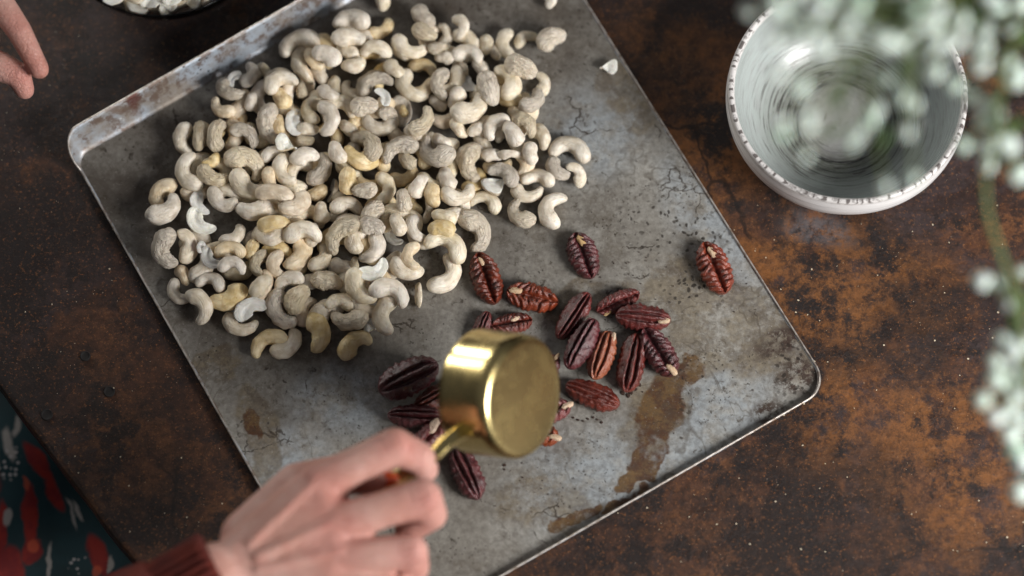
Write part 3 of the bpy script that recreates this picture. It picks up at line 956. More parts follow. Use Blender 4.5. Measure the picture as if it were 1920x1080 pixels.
M_cr = NT('pale_crumb'); M_cr = M_cr.set(col=srgb(205, 190, 165), rough=.6)
o = mesh('crumbs', V, F, M_cr, smooth=False); o['kind'] = 'stuff'; o['label'] = 'tiny pale nut crumbs scattered over the table'
chip, V, F, rc = crumbs()
for (x, y, s) in ((1178, 742, .0022), (1192, 730, .0016), (1168, 738, .0018), (1183, 736, .0022), (1200, 722, .0014), (1205, 735, .0008), (1075, 783, .001), (1084, 788, .0012), (1093, 790, .001), (1102, 786, .0012), (1112, 783, .0014), (1120, 787, .001), (1128, 793, .0013), (1114, 775, .0007), (946, 872, .0013), (946, 880, .0009),
                (1047, 950, .0008), (980, 895, .0008), (1460, 665, .0006)):
    chip(at(x, y, ZF), s, ZF + .0003)
for _ in range(160):
    x, y = rc.gauss(1240, 110), rc.gauss(560, 110); chip(at(x, y, ZF), rc.choice([.0003, .0004, .0006]), ZF + .0003)
for _ in range(120):
    x, y = rc.uniform(880, 1180), rc.uniform(800, 960); chip(at(x, y, ZF), rc.choice([.0003, .0004, .0005]), ZF + .0003)
M_dc = NT('dark_skin_flake'); M_dc = M_dc.set(col=srgb(52, 34, 26), rough=.6)
o = mesh('skin_flakes', V, F, M_dc, smooth=False); o['kind'] = 'stuff'; o['label'] = 'dark flakes of pecan skin scattered on the baking sheet'

# ================================================================ MEASURING CUP
def mat_brass():
    t = NT('polished_brass')
    n1 = t.noise(55, 6, .7); n2 = t.noise(900, 3, off=3)
    c = t.mix(t.ramp(n1, .3, .7), srgb(216, 196, 138), srgb(206, 184, 126))
    return t.set(col=c, metal=1, rough=t.ramp(n1, .35, .65, .19, .31), nor=t.bump(n2, .04, .0003))
M_brass = mat_brass()
def cup():
    ZC = .092
    c = at(984, 745, ZC)
    mpp = .000333 * (CAMP - c).length / DIST
    rad = 118 * mpp; H = 112 * mpp
    th = math.acos(73 / 118)
    # camera-space normal of the base: right, slightly down, toward the lens
    al = R(-6)
    ncam = Vector((math.sin(th) * math.cos(al), math.sin(th) * math.sin(al), math.cos(th)))
    nw = (CR @ ncam).normalized()
    q = nw.to_track_quat('Z', 'Y')
    root = empty('measuring_cup', c, 'shiny brass measuring cup tipped over the pecans, base toward the camera', 'measuring cup')
    root.rotation_mode = 'QUATERNION'; root.rotation_quaternion = q
    t = .0011
    prof = [(0, 0), (rad - .006, 0), (rad - .003, -.0004), (rad - .0011, -.0016), (rad - .0001, -.0035), (rad + .0002, -.008), (rad + .0006, -H + .004), (rad + .0010, -H + .001), (rad + .0006, -H), (rad - t, -H + .0006),
            (rad - t, -.010), (rad - t - .0008, -.005), (rad - .005, -.0022), (rad - .009, -.0016), (0, -.0016)]
    V, F = lathe(prof, 128)
    body = mesh('cup_body', V, F, M_brass, root)
    m = body.modifiers.new('b', 'BEVEL'); m.width = .0004; m.segments = 2; m.limit_method = 'ANGLE'
    # strap handle, in world space then brought into the cup's frame
    inv = (Matrix.Translation(c) @ q.to_matrix().to_4x4()).inverted()
    pts = [at(900, 800, .083), at(872, 806, .096), at(842, 826, .101), at(815, 853, .102), at(790, 878, .099), at(760, 890, .097), at(735, 905, .096), at(700, 922, .095)]
    wid = [.0056, .0050, .0044, .0038, .0038, .0046, .0056, .0056]
    P = smoothpath(pts, 6)
    W = np.interp(np.linspace(0, 1, len(P)), np.linspace(0, 1, len(wid)), wid)
    V, F = [], []
    view = (CAMP - c).normalized()
    prof = [(-1, -.0011), (-1, .0014), (-.82, .0014), (-.74, .0002), (.74, .0002), (.82, .0014), (1, .0014), (1, -.0011)]
    for i, p in enumerate(P):
        tt = (P[min(i + 1, len(P) - 1)] - P[max(i - 1, 0)]).normalized()
        s = tt.cross(view).normalized(); u = s.cross(tt)
        s = (s * .92 - u * .35).normalized(); u = s.cross(tt)
        for (a, b) in prof: V.append(inv @ (p + s * (a * W[i]) + u * b))
    m = len(prof)
    for i in range(len(P) - 1):
        for k in range(m): F.append((i * m + k, i * m + (k + 1) % m, (i + 1) * m + (k + 1) % m, (i + 1) * m + k))
    F.append(tuple(range(m))[::-1]); F.append(tuple((len(P) - 1) * m + k for k in range(m)))
    hd = mesh('handle', V, F, M_brass, root, smooth=False)
    b = hd.modifiers.new('b', 'BEVEL'); b.width = .0003; b.segments = 2
    return root
CUP = cup()

# ================================================================ CERAMIC BOWL
def mat_bowl():
    t = NT('brushed_glaze')
    sep = t.n('SeparateXYZ', {0: t.obj})
    x, y, z = sep.outputs
    r = t.math('SQRT', t.math('ADD', t.math('MULTIPLY', x, x), t.math('MULTIPLY', y, y)))
    ang = t.math('ARCTAN2', y, x)
    cv = t.n('CombineXYZ', {0: t.math('MULTIPLY', t.math('COSINE', ang), .9), 1: t.math('MULTIPLY', t.math('SINE', ang), .9), 2: t.math('MULTIPLY', t.math('ADD', r, t.math('MULTIPLY', z, .6)), 260)}).outputs[0]
    br = t.noise(2.2, 5, .62, vec=cv); br2 = t.noise(7, 4, .6, vec=cv, off=4)
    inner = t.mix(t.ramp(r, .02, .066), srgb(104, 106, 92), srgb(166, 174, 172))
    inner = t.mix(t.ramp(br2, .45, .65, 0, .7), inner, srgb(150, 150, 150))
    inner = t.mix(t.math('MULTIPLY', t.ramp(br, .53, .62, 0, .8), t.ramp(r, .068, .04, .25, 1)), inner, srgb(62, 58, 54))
    # strong brushed rings near the foot
    for (rr, ww, k) in ((.0275, .0016, 1.), (.0345, .0010, .75), (.021, .0010, .7), (.040, .0009, .6), (.0465, .0008, .5)):
        d = t.math('ABSOLUTE', t.math('SUBTRACT', t.math('ADD', r, t.math('MULTIPLY', t.math('SINE', t.math('ADD', ang, rr * 900)), .0009)), rr))
        c1 = t.math('MULTIPLY', t.ramp(d, ww, ww * .3), t.ramp(t.noise(3, 2, vec=cv, off=rr * 100), .38, .55))
        inner = t.mix(t.math('MULTIPLY', c1, k), inner, srgb(24, 22, 22))
    for (fr, k) in ((1900, .5), (3100, .3)):
        wv_ = t.math('SINE', t.math('MULTIPLY', t.math('ADD', r, t.math('MULTIPLY', t.noise(1.2, 2, vec=t.n('CombineXYZ', {0: t.math('COSINE', ang), 1: t.math('SINE', ang), 2: 0.}).outputs[0], off=fr), .003)), float(fr)))
        msk = t.math('MULTIPLY', t.ramp(wv_, .55, .95), t.math('MULTIPLY', t.ramp(r, .058, .03), t.ramp(br2, .35, .6)))
        inner = t.mix(t.math('MULTIPLY', msk, k), inner, srgb(58, 56, 50))
    outer = t.mix(t.ramp(t.noise(1.2, 3, vec=cv, off=9), .55, .7, 0, .5), srgb(232, 230, 230), srgb(150, 146, 146))
    geo = t.n('NewGeometry')
    # inside or outside: normals of the wall point to or from the axis
    nz = t.n('SeparateXYZ', {0: t.n('VectorMath', {0: t.n('VectorTransform', {0: geo.outputs['Normal']}, vector_type='NORMAL', convert_from='WORLD', convert_to='OBJECT').outputs[0],
              1: t.n('CombineXYZ', {0: x, 1: y, 2: 0.}).outputs[0]}, operation='MULTIPLY').outputs[0]})
    dot = t.math('ADD', nz.outputs[0], nz.outputs[1])
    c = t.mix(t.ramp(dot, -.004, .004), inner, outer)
    top = t.ramp(z, .0530, .0550)
    an = t.n('CombineXYZ', {0: t.math('COSINE', ang), 1: t.math('SINE', ang), 2: t.math('MULTIPLY', z, 40)}).outputs[0]
    af = t.math('FRACT', t.math('ADD', t.math('MULTIPLY', ang, 64 / 6.28318), t.math('MULTIPLY', t.noise(3, 2, vec=an, off=12), 5)))
    bead = t.math('MULTIPLY', t.ramp(t.math('ABSOLUTE', t.math('SUBTRACT', af, .5)), .20, .10), t.ramp(t.math('ABSOLUTE', t.math('SUBTRACT', r, .0726)), .0017, .0009))
    sp = t.math('MULTIPLY', t.ramp(t.noise(17, 4, .7, vec=an), .52, .6), t.ramp(t.noise(3, 2, vec=an, off=3), .3, .6, .55, 1))
    sp = t.math('MAXIMUM', t.math('MULTIPLY', sp, .6), bead)
    rimc = t.mix(t.math('MULTIPLY', sp, .85), srgb(212, 208, 206), srgb(66, 55, 52))
    c = t.mix(top, c, rimc)
    h = t.math('ADD', br, t.math('MULTIPLY', sp, t.math('MULTIPLY', top, .5)))
    return t.set(col=c, rough=t.ramp(br, .4, .6, .16, .3), spec=.5, nor=t.bump(h, .25, .0008))
def bowl():
    c = at(1591, 172, .057)
    root_l = (c.x, c.y, .0005)
    k = .0700
    prof = [(0, .007), (.02, .007), (.036, .0085), (.048, .013), (.058, .021), (.0650, .031), (.0688, .041), (.0700, .0465), (.0710, .0485), (.0726, .0492), (.0741, .0482), (.0745, .045), (.0749, .040), (.0742, .033), (.0715, .026), (.065, .015), (.055, .007), (.046, .003),
            (.044, .0), (.040, .0), (.038, .003), (0, .004)]
    def jit(r, z, a): return r * (1 + .008 * noise.noise(Vector((math.cos(a) * 1.3, math.sin(a) * 1.3, z * 10)))), z + (.0007 * noise.noise(Vector((math.cos(a) * 2, math.sin(a) * 2, 5))) if z > .03 else 0)
    P = smoothpath([Vector((a, b * 1.16)) for a, b in prof], 3)
    V, F = lathe([(max(p.x, 0), p.y) for p in P], 160, jit)
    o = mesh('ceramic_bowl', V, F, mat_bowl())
    me = o.data; bm = bmesh.new(); bm.from_mesh(me); bmesh.ops.recalc_face_normals(bm, faces=bm.faces); bm.to_mesh(me); bm.free()
    o.location = root_l
    tag(o, 'empty white ceramic bowl with speckled rim and dark brushed rings inside', 'bowl')
    return o
BOWL = bowl()

# ================================================================ GLASS DISH WITH SPLIT CASHEWS
def dish():
    c = at(305, -158, .038)
    t = NT('clear_glass'); g = t.set(col=(.86, .9, .9, 1), rough=.03, trans=1.0, ior=1.45)
    prof = [(0, .005), (.03, .005), (.05, .009), (.062, .020), (.068, .032), (.0706, .040), (.0712, .0405), (.0718, .040), (.0698, .031), (.0640, .018), (.053, .006), (.04, 0), (0, 0)]
    P = smoothpath([Vector((a, b)) for a, b in prof], 3)
    V, F = lathe([(max(p.x, 0), max(p.y, 0)) for p in P], 128)
    o = mesh('glass_dish', V, F, g); o.location = (c.x, c.y, .0004)
    bm = bmesh.new(); bm.from_mesh(o.data); bmesh.ops.recalc_face_normals(bm, faces=bm.faces); bm.to_mesh(o.data); bm.free()
    tag(o, 'clear glass dish of split cashews cut off at the upper left', 'dish')
    return Vector((c.x, c.y, 0))
DC = dish()
rd = random.Random(12)
# x y ang len tilt kind z_mm label
INDISH = [(215, -2, 150, 78, 8, 'H', 33, 'split cashew half at the left side of the glass dish, cut face up'),
 (262, 8, 60, 46, 20, 'P', 29, 'small cashew chip between two halves at the left of the dish'),
 (247, -22, 20, 74, -10, 'B', 34, 'cashew half, back up, cut off by the frame at the dish\'s left'),
 (295, 20, 262, 78, 12, 'H', 33, 'cream split half lying across the middle front of the glass dish'),
 (345, -2, 285, 84, 10, 'H', 36, 'largest split cashew half in the glass dish, cut off by the frame'),
 (250, 28, 210, 56, 30, 'B', 27, 'greyish cashew piece against the dish\'s lower left wall'),
 (283, 36, 80, 50, 60, 'H', 25, 'thin white sliver upright against the front wall of the dish'),
 (338, 36, 100, 66, 70, 'H', 26, 'long bright sliver pressed along the dish\'s front right wall'),
 (365, 20, 200, 36, 20, 'P', 31, 'small cashew fragment near the dish\'s right wall'),
 (400, 2, 200, 66, 15, 'B', 33, 'pale cashew half, back up, at the right wall of the dish'),
 (315, 30, 30, 32, 30, 'P', 29, 'tiny cashew chip at the very front of the dish'),
 (222, 16, 220, 60, 50, 'B', 27, 'dim cashew half leaning on the dish\'s left wall')]
for (x, y, a, ln, ti, kd, z, lab) in INDISH:
    me, sph = proto(kd, 's', int(x) % 4)
    o = bpy.data.objects.new({'H': 'cashew_half', 'B': 'cashew_half', 'P': 'cashew_piece'}[kd], me); COL.objects.link(o)
    M = Matrix.Rotation(R(a), 3, 'Z') @ Matrix.Rotation(R(ti), 3, 'Y')
    if kd == 'B': M = M @ Matrix.Rotation(math.pi, 3, 'Y') @ Matrix.Rotation(math.pi, 3, 'Z')
    L = ln * .000325
    p = at(x, y, z * .001 + .004); q = p - Vector((DC.x, DC.y, p.z)); lim = .0655 - L * .33
    if q.length > lim: p = Vector((DC.x, DC.y, p.z)) + q * lim / q.length
    o.matrix_world = Matrix.Translation(p) @ M.to_4x4() @ Matrix.Diagonal((L, L, L, 1))
    tag(o, lab, 'cashew', 'split cashews in the glass dish')
for k in range(46):
    a = rd.uniform(0, 6.28); rr = .056 * math.sqrt(rd.random()); lay = k % 3
    z = .012 + lay * .009
    if lay == 2 and DC.y + rr * math.sin(a) < at(300, -20, .03).y: z = .020
    kd = rd.choice('HBB')
    me, sph = proto(kd, 's', k % 4)
    o = bpy.data.objects.new('cashew_half', me); COL.objects.link(o)
    L = rd.uniform(.02, .026); rr = min(rr, .030 + lay * .011)
    M = Euler((rd.uniform(-.4, .4), rd.uniform(-.4, .4), rd.uniform(0, 6.28))).to_matrix()
    if kd == 'B': M = M @ Matrix.Rotation(math.pi, 3, 'Y')
    o.matrix_world = Matrix.Translation((DC.x + rr * math.cos(a), DC.y + rr * math.sin(a), z)) @ M.to_4x4() @ Matrix.Diagonal((L, L, L, 1))
    tag(o, 'split cashew lower in the glass dish, mostly hidden by the top ones', 'cashew', 'split cashews low in the glass dish')

# ================================================================ PERSON
def mat_skinp(knuckles=(), creases=()):
    t = NT('skin')
    n1 = t.noise(30, 4); n2 = t.noise(700, 4, .6, off=2); n3 = t.noise(120, 4, .6, off=5)
    c = t.mix(t.ramp(n1, .35, .65), srgb(198, 146, 132), srgb(212, 168, 156))
    c = t.mix(t.ramp(n3, .5, .7, 0, .35), c, srgb(186, 122, 112))
    rn = t.math('MULTIPLY', t.noise(260, 5, .7, off=8), 1.)
    for (x, y, r) in knuckles:
        c = t.mix(t.math('MULTIPLY', t.blob(t.obj, (x, y), (r, r), 0, .9), .3), c, srgb(190, 112, 102))
    cr = None
    for (x, y, L_, W_, rot) in creases:
        m_ = t.blob(t.warp(.0016, 300), (x, y), (L_, W_), rot, .5); cr = m_ if cr is None else t.math('MAXIMUM', cr, m_)
    t.b.inputs['Subsurface Radius'].default_value = (.008, .003, .0016)
    t.b.inputs['Subsurface Scale'].default_value = .6
    vr = t.vor(420, t.warp(.002, 200), 'DISTANCE_TO_EDGE')
    h = t.math('ADD', t.math('MULTIPLY', n2, .5), t.math('ADD', t.math('MULTIPLY', n3, 1.6), t.ramp(vr, 0, .12, 0, .5)))
    if cr is not None:
        h = t.math('SUBTRACT', h, t.math('MULTIPLY', cr, 2.2)); c = t.mix(t.math('MULTIPLY', cr, .55), c, srgb(130, 62, 54))
    return t.set(col=c, rough=t.ramp(n3, .3, .7, .38, .55), sss=.12, spec=.4, nor=t.bump(h, .6, .0011))
M_sk = None
def capsule_geo(V, F, a, b, ra, rb, n=20, m=6):
    "closed tapered capsule"
    d = (b - a); L = d.length; t = d / L
    u = t.orthogonal().normalized(); v = t.cross(u)
    rings = []
    for i in range(m): ph = -math.pi / 2 + math.pi / 2 * (i + .3) / m; rings.append((a + t * ra * math.sin(ph), ra * math.cos(ph)))
    rings.append((a, ra)); rings.append((b, rb))
    for i in range(m): ph = math.pi / 2 * (i + .7) / m; rings.append((b + t * rb * math.sin(ph), max(rb * math.cos(ph), rb * .03)))
    v0 = len(V)
    for c, r in rings:
        for k in range(n):
            th = 2 * math.pi * k / n; V.append(c + u * (r * math.cos(th)) + v * (r * math.sin(th)))
    for i in range(len(rings) - 1):
        for k in range(n):
            q = v0 + i * n + k; p = v0 + i * n + (k + 1) % n
            F.append((q, p, p + n, q + n))
    F.append(tuple(v0 + k for k in range(n))[::-1]); F.append(tuple(v0 + (len(rings) - 1) * n + k for k in range(n)))
def joint_marks(fingers):
    K, C = [], []
    for f in fingers:
        for i in (0, 1, 2):
            j = f[i]
            K.append((j[0], j[1], j[3] * (1.2 if i < 2 else .8)))
        for i in (1, 2):
            j, a = f[i], f[i - 1]
            an = math.degrees(math.atan2(j[1] - a[1], j[0] - a[0])); d = Vector((j[0] - a[0], j[1] - a[1], 0)).normalized()
            for k in (-.45, -.12, .2):
                C.append((j[0] + d.x * k * j[3], j[1] + d.y * k * j[3], .00035, j[3] * (.55 - abs(k) * .3), an))
    return K, C
def hand(chains, parent, voxel=.0013, iters=9):
    V, F = [], []
    for ch in chains:
        for (a, b) in zip(ch[:-1], ch[1:]): capsule_geo(V, F, Vector(a[:3]), Vector(b[:3]), a[3], b[3])
    o = mesh('hand', V, F, M_sk, parent)
    r = o.modifiers.new('r', 'REMESH'); r.mode = 'VOXEL'; r.voxel_size = voxel; r.use_smooth_shade = True
    s = o.modifiers.new('s', 'SMOOTH'); s.factor = .6; s.iterations = iters
    return o
def J(x, y, z, r): p = at(x, y, z * .001); return (p.x, p.y, p.z, r * .001)
PERSON = empty('person', at(420, 1095, .09), 'person in a teal floral dress and dark red sleeve, holding the brass cup', 'person')
wr = J(405, 1098, 92, 24)
# fingers: knuckle, middle joint, end joint, tip
idx_ = [J(600, 908, 104, 12.5), J(668, 872, 110, 10.6), J(740, 838, 113, 11.2), J(786, 858, 103, 9.4), J(797, 880, 95, 8.0)]
mid_ = [J(636, 982, 106, 12.5), J(716, 956, 111, 10.6), J(792, 934, 112, 11.6), J(808, 964, 99, 9.6), J(764, 994, 88, 8.0)]
rin_ = [J(640, 1042, 103, 12), J(704, 1040, 106, 10.2), J(768, 1034, 105, 10.8), J(776, 1064, 92, 9.2), J(732, 1082, 84, 7.8)]
pin_ = [J(622, 1090, 100, 11.5), J(745, 1108, 98, 8.8), J(752, 1132, 88, 7.6), J(710, 1140, 80, 6.6)]
thb_ = [J(470, 1010, 84, 18), J(560, 915, 82, 15), J(655, 888, 84, 12.5), J(704, 901, 91, 9.4), J(734, 900, 91, 7.0)]
chains = [idx_, mid_, rin_, pin_, thb_]
for f in (idx_, mid_, rin_, pin_):
    chains.append([(wr[0], wr[1], wr[2], .018), (f[0][0], f[0][1], f[0][2] - .004, f[0][3] + .001)])
chains.append([(wr[0], wr[1], wr[2] - .006, .022), (mid_[0][0], mid_[0][1], mid_[0][2] - .016, .016)])
chains += [[(*idx_[0][:2], idx_[0][2] - .007, .0125), (*mid_[0][:2], mid_[0][2] - .007, .0125)], [(*mid_[0][:2], mid_[0][2] - .007, .0125), (*rin_[0][:2], rin_[0][2] - .007, .012)], [(*rin_[0][:2], rin_[0][2] - .007, .012), (*pin_[0][:2], pin_[0][2] - .006, .011)]]
fa = at(200, 1222, .085)
chains.append([(wr[0], wr[1], wr[2], .025), (fa.x, fa.y, fa.z, .031)])
K, C = joint_marks([[f[0]] + f[2:] for f in (idx_, mid_, rin_)])
M_sk = mat_skinp(K, C)
P_ = lambda f, k: Vector(wr[:3]).lerp(Vector(f[0][:3]), k)
for (f, g) in ((idx_, mid_), (mid_, rin_), (rin_, pin_)):
    for k in [.2 + .76 * q / 22 for q in range(23)]:
        a, b = P_(f, k), P_(g, k); r_ = .0176 - .0054 * k; a.z -= .0008; b.z -= .0008
        chains.append([(*a, r_), (*b, r_)])
# tendons over the back of the hand
for f in (idx_, mid_, rin_):
    a = Vector(wr[:3]).lerp(Vector(f[0][:3]), .35); b = Vector(f[0][:3])
    chains.append([(a.x, a.y, a.z + .0150, .0026), (b.x, b.y, b.z + .0096, .0034)])
h1 = hand(chains, PERSON, .0012, 12)
M_nail = NT('orange_red_nail_polish').set(col=srgb(205, 84, 44), rough=.12, coat=.6)
M_nat = NT('bare_nail').set(col=srgb(224, 178, 168), rough=.25, sss=.1)
def nail(p, tdir, up, L, W, mat, lab=None):
    V, F = [], []
    t = tdir.normalized(); u = (up - t * up.dot(t)).normalized(); s = t.cross(u)
    n, m = 8, 8
    for lay in (0, 1):
        for i in range(n + 1):
            a = i / n
            wv = W * (1 - .25 * max(0, a - .7) / .3 * 1.6) * (1 - .2 * max(0, .2 - a) / .2)
            for j in range(m + 1):
                b = -1 + 2 * j / m
                h = -.28 * W * b * b - .10 * L * a * a + (0 if lay == 0 else -.0006)
                V.append(p + t * (L * (a - .5) * (1 if abs(b) < 2 else 1) - t.length * 0) + s * (wv * b) + u * h)
    k = (n + 1) * (m + 1)
    for i in range(n):
        for j in range(m):
            a = i * (m + 1) + j
            F.append((a, a + 1, a + m + 2, a + m + 1)); F.append((k + a, k + a + m + 1, k + a + m + 2, k + a + 1))
    for i in range(n):
        for j in (0, m):
            a = i * (m + 1) + j; F.append((a, a + m + 1, k + a + m + 1, k + a) if j == 0 else (a, k + a, k + a + m + 1, a + m + 1))
    for j in range(m):
        for i in (0, n):
            a = i * (m + 1) + j; F.append((a, k + a, k + a + 1, a + 1) if i == 0 else (a, a + 1, k + a + 1, k + a))
    o = mesh('fingernail', V, F, mat)
    o.parent = PARENT_H[0]
    if lab: o['label'] = lab
    return o
PARENT_H = [h1]
VIEW = (CAMP).normalized()
def V3(j): return Vector(j[:3])
tt = V3(thb_[4]) - V3(thb_[3])
tip = V3(thb_[4]) - tt.normalized() * .002
nail(tip + VIEW * .0078, tt, VIEW, .0125, .0050, M_nail, 'orange-red polished thumbnail')

# forearm sleeve with ribbed cuff
def mat_knit():
    t = NT('dark_red_knit')
    n = t.noise(900, 4, .7); n2 = t.noise(60, 4)
    c = t.mix(t.ramp(n2, .3, .7), srgb(104, 32, 16), srgb(78, 18, 10))
    return t.set(col=c, rough=.9, sheen=.0, nor=t.bump(n, .6, .001))
def sleeve(a, b, r0, r1, parent):
    V, F = [], []
    d = (b - a); t = d.normalized(); u = t.orthogonal().normalized(); v = t.cross(u); n = 132
    rows = [(-.0, r0 * .86), (-.0, r0), (.002, r0 * 1.05), (.012, r0 * 1.04), (.028, r0 * 1.03), (.034, r0 * 1.02), (.037, r0 * 1.16), (.05, r1 * .98), (d.length, r1)]
    for (s, r) in rows:
        for k in range(n):
            th = 2 * math.pi * k / n
            rb = 1 + (.045 * (1 if (k % 4) < 2 else -1) if .001 < s < .035 else 0) + .03 * noise.noise(Vector((math.cos(th) * 2, math.sin(th) * 2, s * 30)))
            V.append(a + t * s + u * (r * rb * math.cos(th)) + v * (r * rb * math.sin(th)))
    for i in range(len(rows) - 1):
        for k in range(n): F.append((i * n + k, i * n + (k + 1) % n, (i + 1) * n + (k + 1) % n, (i + 1) * n + k))
    o = mesh('sleeve', V, F, mat_knit(), parent)
    bm = bmesh.new(); bm.from_mesh(o.data); bmesh.ops.recalc_face_normals(bm, faces=bm.faces); bm.to_mesh(o.data); bm.free()
    return o
sl = sleeve(at(425, 1088, .091), at(120, 1262, .082), .0290, .036, PERSON)

# left hand reaching in at the upper left
lix = [J(-120, -110, 98, 12), J(-22, -26, 104, 9.4), J(36, 58, 96, 7.8), J(74, 130, 84, 6.2)]
lmd = [J(-150, -60, 96, 12), J(-60, 20, 98, 10), J(-25, 70, 84, 8.6), J(-30, 110, 74, 7.2)]
lrg = [J(-165, 0, 92, 12), J(-90, 60, 92, 9.6), J(-62, 100, 78, 8), J(-70, 130, 70, 7)]
lpk = [J(-170, 50, 88, 11), J(-110, 95, 86, 8.5), J(-90, 120, 76, 7.3), J(-95, 140, 70, 6.5)]
lth = [J(-200, 30, 76, 15), J(-110, 110, 74, 12), J(0, 124, 78, 9.4), J(34, 140, 76, 8), J(46, 168, 68, 6.4)]
lw = J(-330, -90, 88, 24)
M_sk = mat_skinp([(lix[2][0], lix[2][1], .009), (lix[3][0], lix[3][1], .009), (lth[3][0], lth[3][1], .008), (lth[4][0], lth[4][1], .008)], [])
chains = [lix, lmd, lrg, lpk, lth]
for f in (lix, lmd, lrg, lpk): chains.append([(lw[0], lw[1], lw[2], .018), (*f[0][:3], f[0][3])])
chains.append([(lw[0], lw[1], lw[2], .022), lth[0]])
h2 = hand(chains, PERSON, .0016, 7)
PARENT_H[0] = h2
sl2 = sleeve(at(-335, -95, .088), at(-640, -190, .085), .032, .037, PERSON)

# dress below the table edge
def mat_dress():
    t = NT('teal_floral_cloth')
    wv = t.warp(.009, 70)
    def P(x, y): return at(x, y, -.11)
    def blobs(L, soft=.18, vec=None):
        m = None
        for (x, y, rx, ry, ro) in L:
            b = t.blob(vec or wv, P(x, y), (rx, ry), ro, soft); m = b if m is None else t.math('MAXIMUM', m, b)
        return m
    c = t.mix(t.ramp(t.noise(25, 3), .35, .65), srgb(14, 46, 52), srgb(18, 58, 66))
    red = blobs([(74, 868, .0042, .017, 35), (100, 925, .0045, .011, 22), (55, 965, .005, .020, 4), (58, 1030, .0065, .009, 0), (185, 1040, .006, .017, 25), (235, 1095, .012, .009, 0), (0, 990, .004, .018, 0), (10, 1075, .012, .02, 0), (-60, 900, .02, .03, 0)])
    c = t.mix(red, c, t.mix(t.ramp(t.noise(90, 3), .4, .6), srgb(132, 26, 30), srgb(160, 38, 28)))
    ctr = blobs([(60, 1018, .0035, .004, 0), (48, 905, .002, .005, 10), (180, 1068, .003, .005, 0)])
    c = t.mix(t.math('MULTIPLY', ctr, .7), c, srgb(214, 92, 60))
    wh = blobs([(132, 958, .0011, .011, 18), (143, 953, .0012, .008, 30), (90, 1055, .0016, .014, 2), (14, 966, .0035, .006, 0), (207, 1055, .0022, .007, 5), (18, 835, .003, .012, 15), (30, 800, .002, .008, 0)], .25)
    c = t.mix(wh, c, srgb(170, 164, 160))
    dots = t.math('MULTIPLY', t.ramp(t.vor(260, rnd=.5), .36, .22), blobs([(145, 1050, .006, .009, 0), (20, 870, .008, .012, 0)], .1))
    c = t.mix(dots, c, srgb(196, 190, 190))
    wvn = t.noise(1400, 2)
    return t.set(col=c, rough=.85, sheen=.2, nor=t.bump(wvn, .3, .0006))
def dress():
    o = e0; V, F = [], []
    n, m = 60, 36
    for i in range(n + 1):
        for j in range(m + 1):
            p = o + ed * (-.16 + .42 * i / n) + en * (-.03 + .25 * j / m)
            z = -.105 - .02 * (j / m) + .006 * math.sin(i * .35 + j * .13) + .004 * noise.noise(Vector((p.x * 30, p.y * 30, 0))) - .05 * max(0, .25 - j / m)
            V.append((p.x, p.y, z))
    for i in range(n):
        for j in range(m): a = i * (m + 1) + j; F.append((a, a + 1, a + m + 2, a + m + 1))
    o2 = mesh('dress', V, F, mat_dress(), PERSON)
    o2.modifiers.new('t', 'SOLIDIFY').thickness = .001
    return o2
dr = dress()
for ch in (h1, sl, h2, sl2, dr): ch.matrix_parent_inverse = Matrix.Translation(-PERSON.location)

# dark floor far below the table edge
M_fl = NT('dark_floor'); M_fl = M_fl.set(col=M_fl.mix(M_fl.noise(12), srgb(34, 28, 26), srgb(52, 42, 36)), rough=.7)
V = [(-2, -2, -.7), (2, -2, -.7), (2, 2, -.7), (-2, 2, -.7)]
fl = mesh('floor', V, [(0, 1, 2, 3)], M_fl, smooth=False); fl['kind'] = 'structure'

# ================================================================ FLOWER SPRIGS IN THE FOREGROUND
def mat_petal():
    t = NT('white_green_bud')
    oi = t.n('ObjectInfo').outputs['Random']
    sep = t.n('SeparateXYZ', {0: t.obj}).outputs[2]
    c = t.mix(oi, srgb(220, 226, 208), srgb(240, 241, 230))
    c = t.mix(t.ramp(t.math('FRACT', t.math('MULTIPLY', oi, 5.7)), .7, .98, 0, .6), c, srgb(168, 196, 160))
    c = t.mix(t.ramp(sep, -.75, -1.05), c, srgb(150, 178, 128))
    return t.set(col=c, rough=.6, sss=.25)
M_bud = mat_petal(); 
_s = NT('green_stem'); M_stem = _s.set(col=_s.mix(_s.noise(60), srgb(66, 80, 36), srgb(92, 104, 54)), rough=.55)
def bud_mesh(seed):
    "a small round bud of five lapped petals, radius about 1"
    V, F = [], []
    n = 10
    rb = random.Random(seed)
    for p in range(6):
        a0 = p * 2 * math.pi / 5 + rb.uniform(-.15, .15); inner = p == 5
        b = len(V)
        for i in range(n + 1):
            v = i / n
            for j in range(n + 1):
                u = -1 + 2 * j / n
                wdt = .62 * math.sin(math.pi * (.12 + .8 * v)) ** .7 if not inner else 3.14 * .98
                th = a0 + u * wdt
                ph = -math.pi / 2 + math.pi * (.95 if not inner else .9) * v
                r = (1 + .05 * rb.random() + .10 * (1 - u * u) * (0 if inner else 1)) * (.86 if inner else 1)
                V.append((r * math.cos(ph) * math.cos(th), r * math.cos(ph) * math.sin(th), r * math.sin(ph)))
        for i in range(n):
            for j in range(n): a = b + i * (n + 1) + j; F.append((a, a + 1, a + n + 2, a + n + 1))
    me = bpy.data.meshes.new('bud'); me.from_pydata(V, [], F); me.materials.append(M_bud)
    me.polygons.foreach_set('use_smooth', [True] * len(F)); return me
BM = [bud_mesh(k) for k in range(3)]
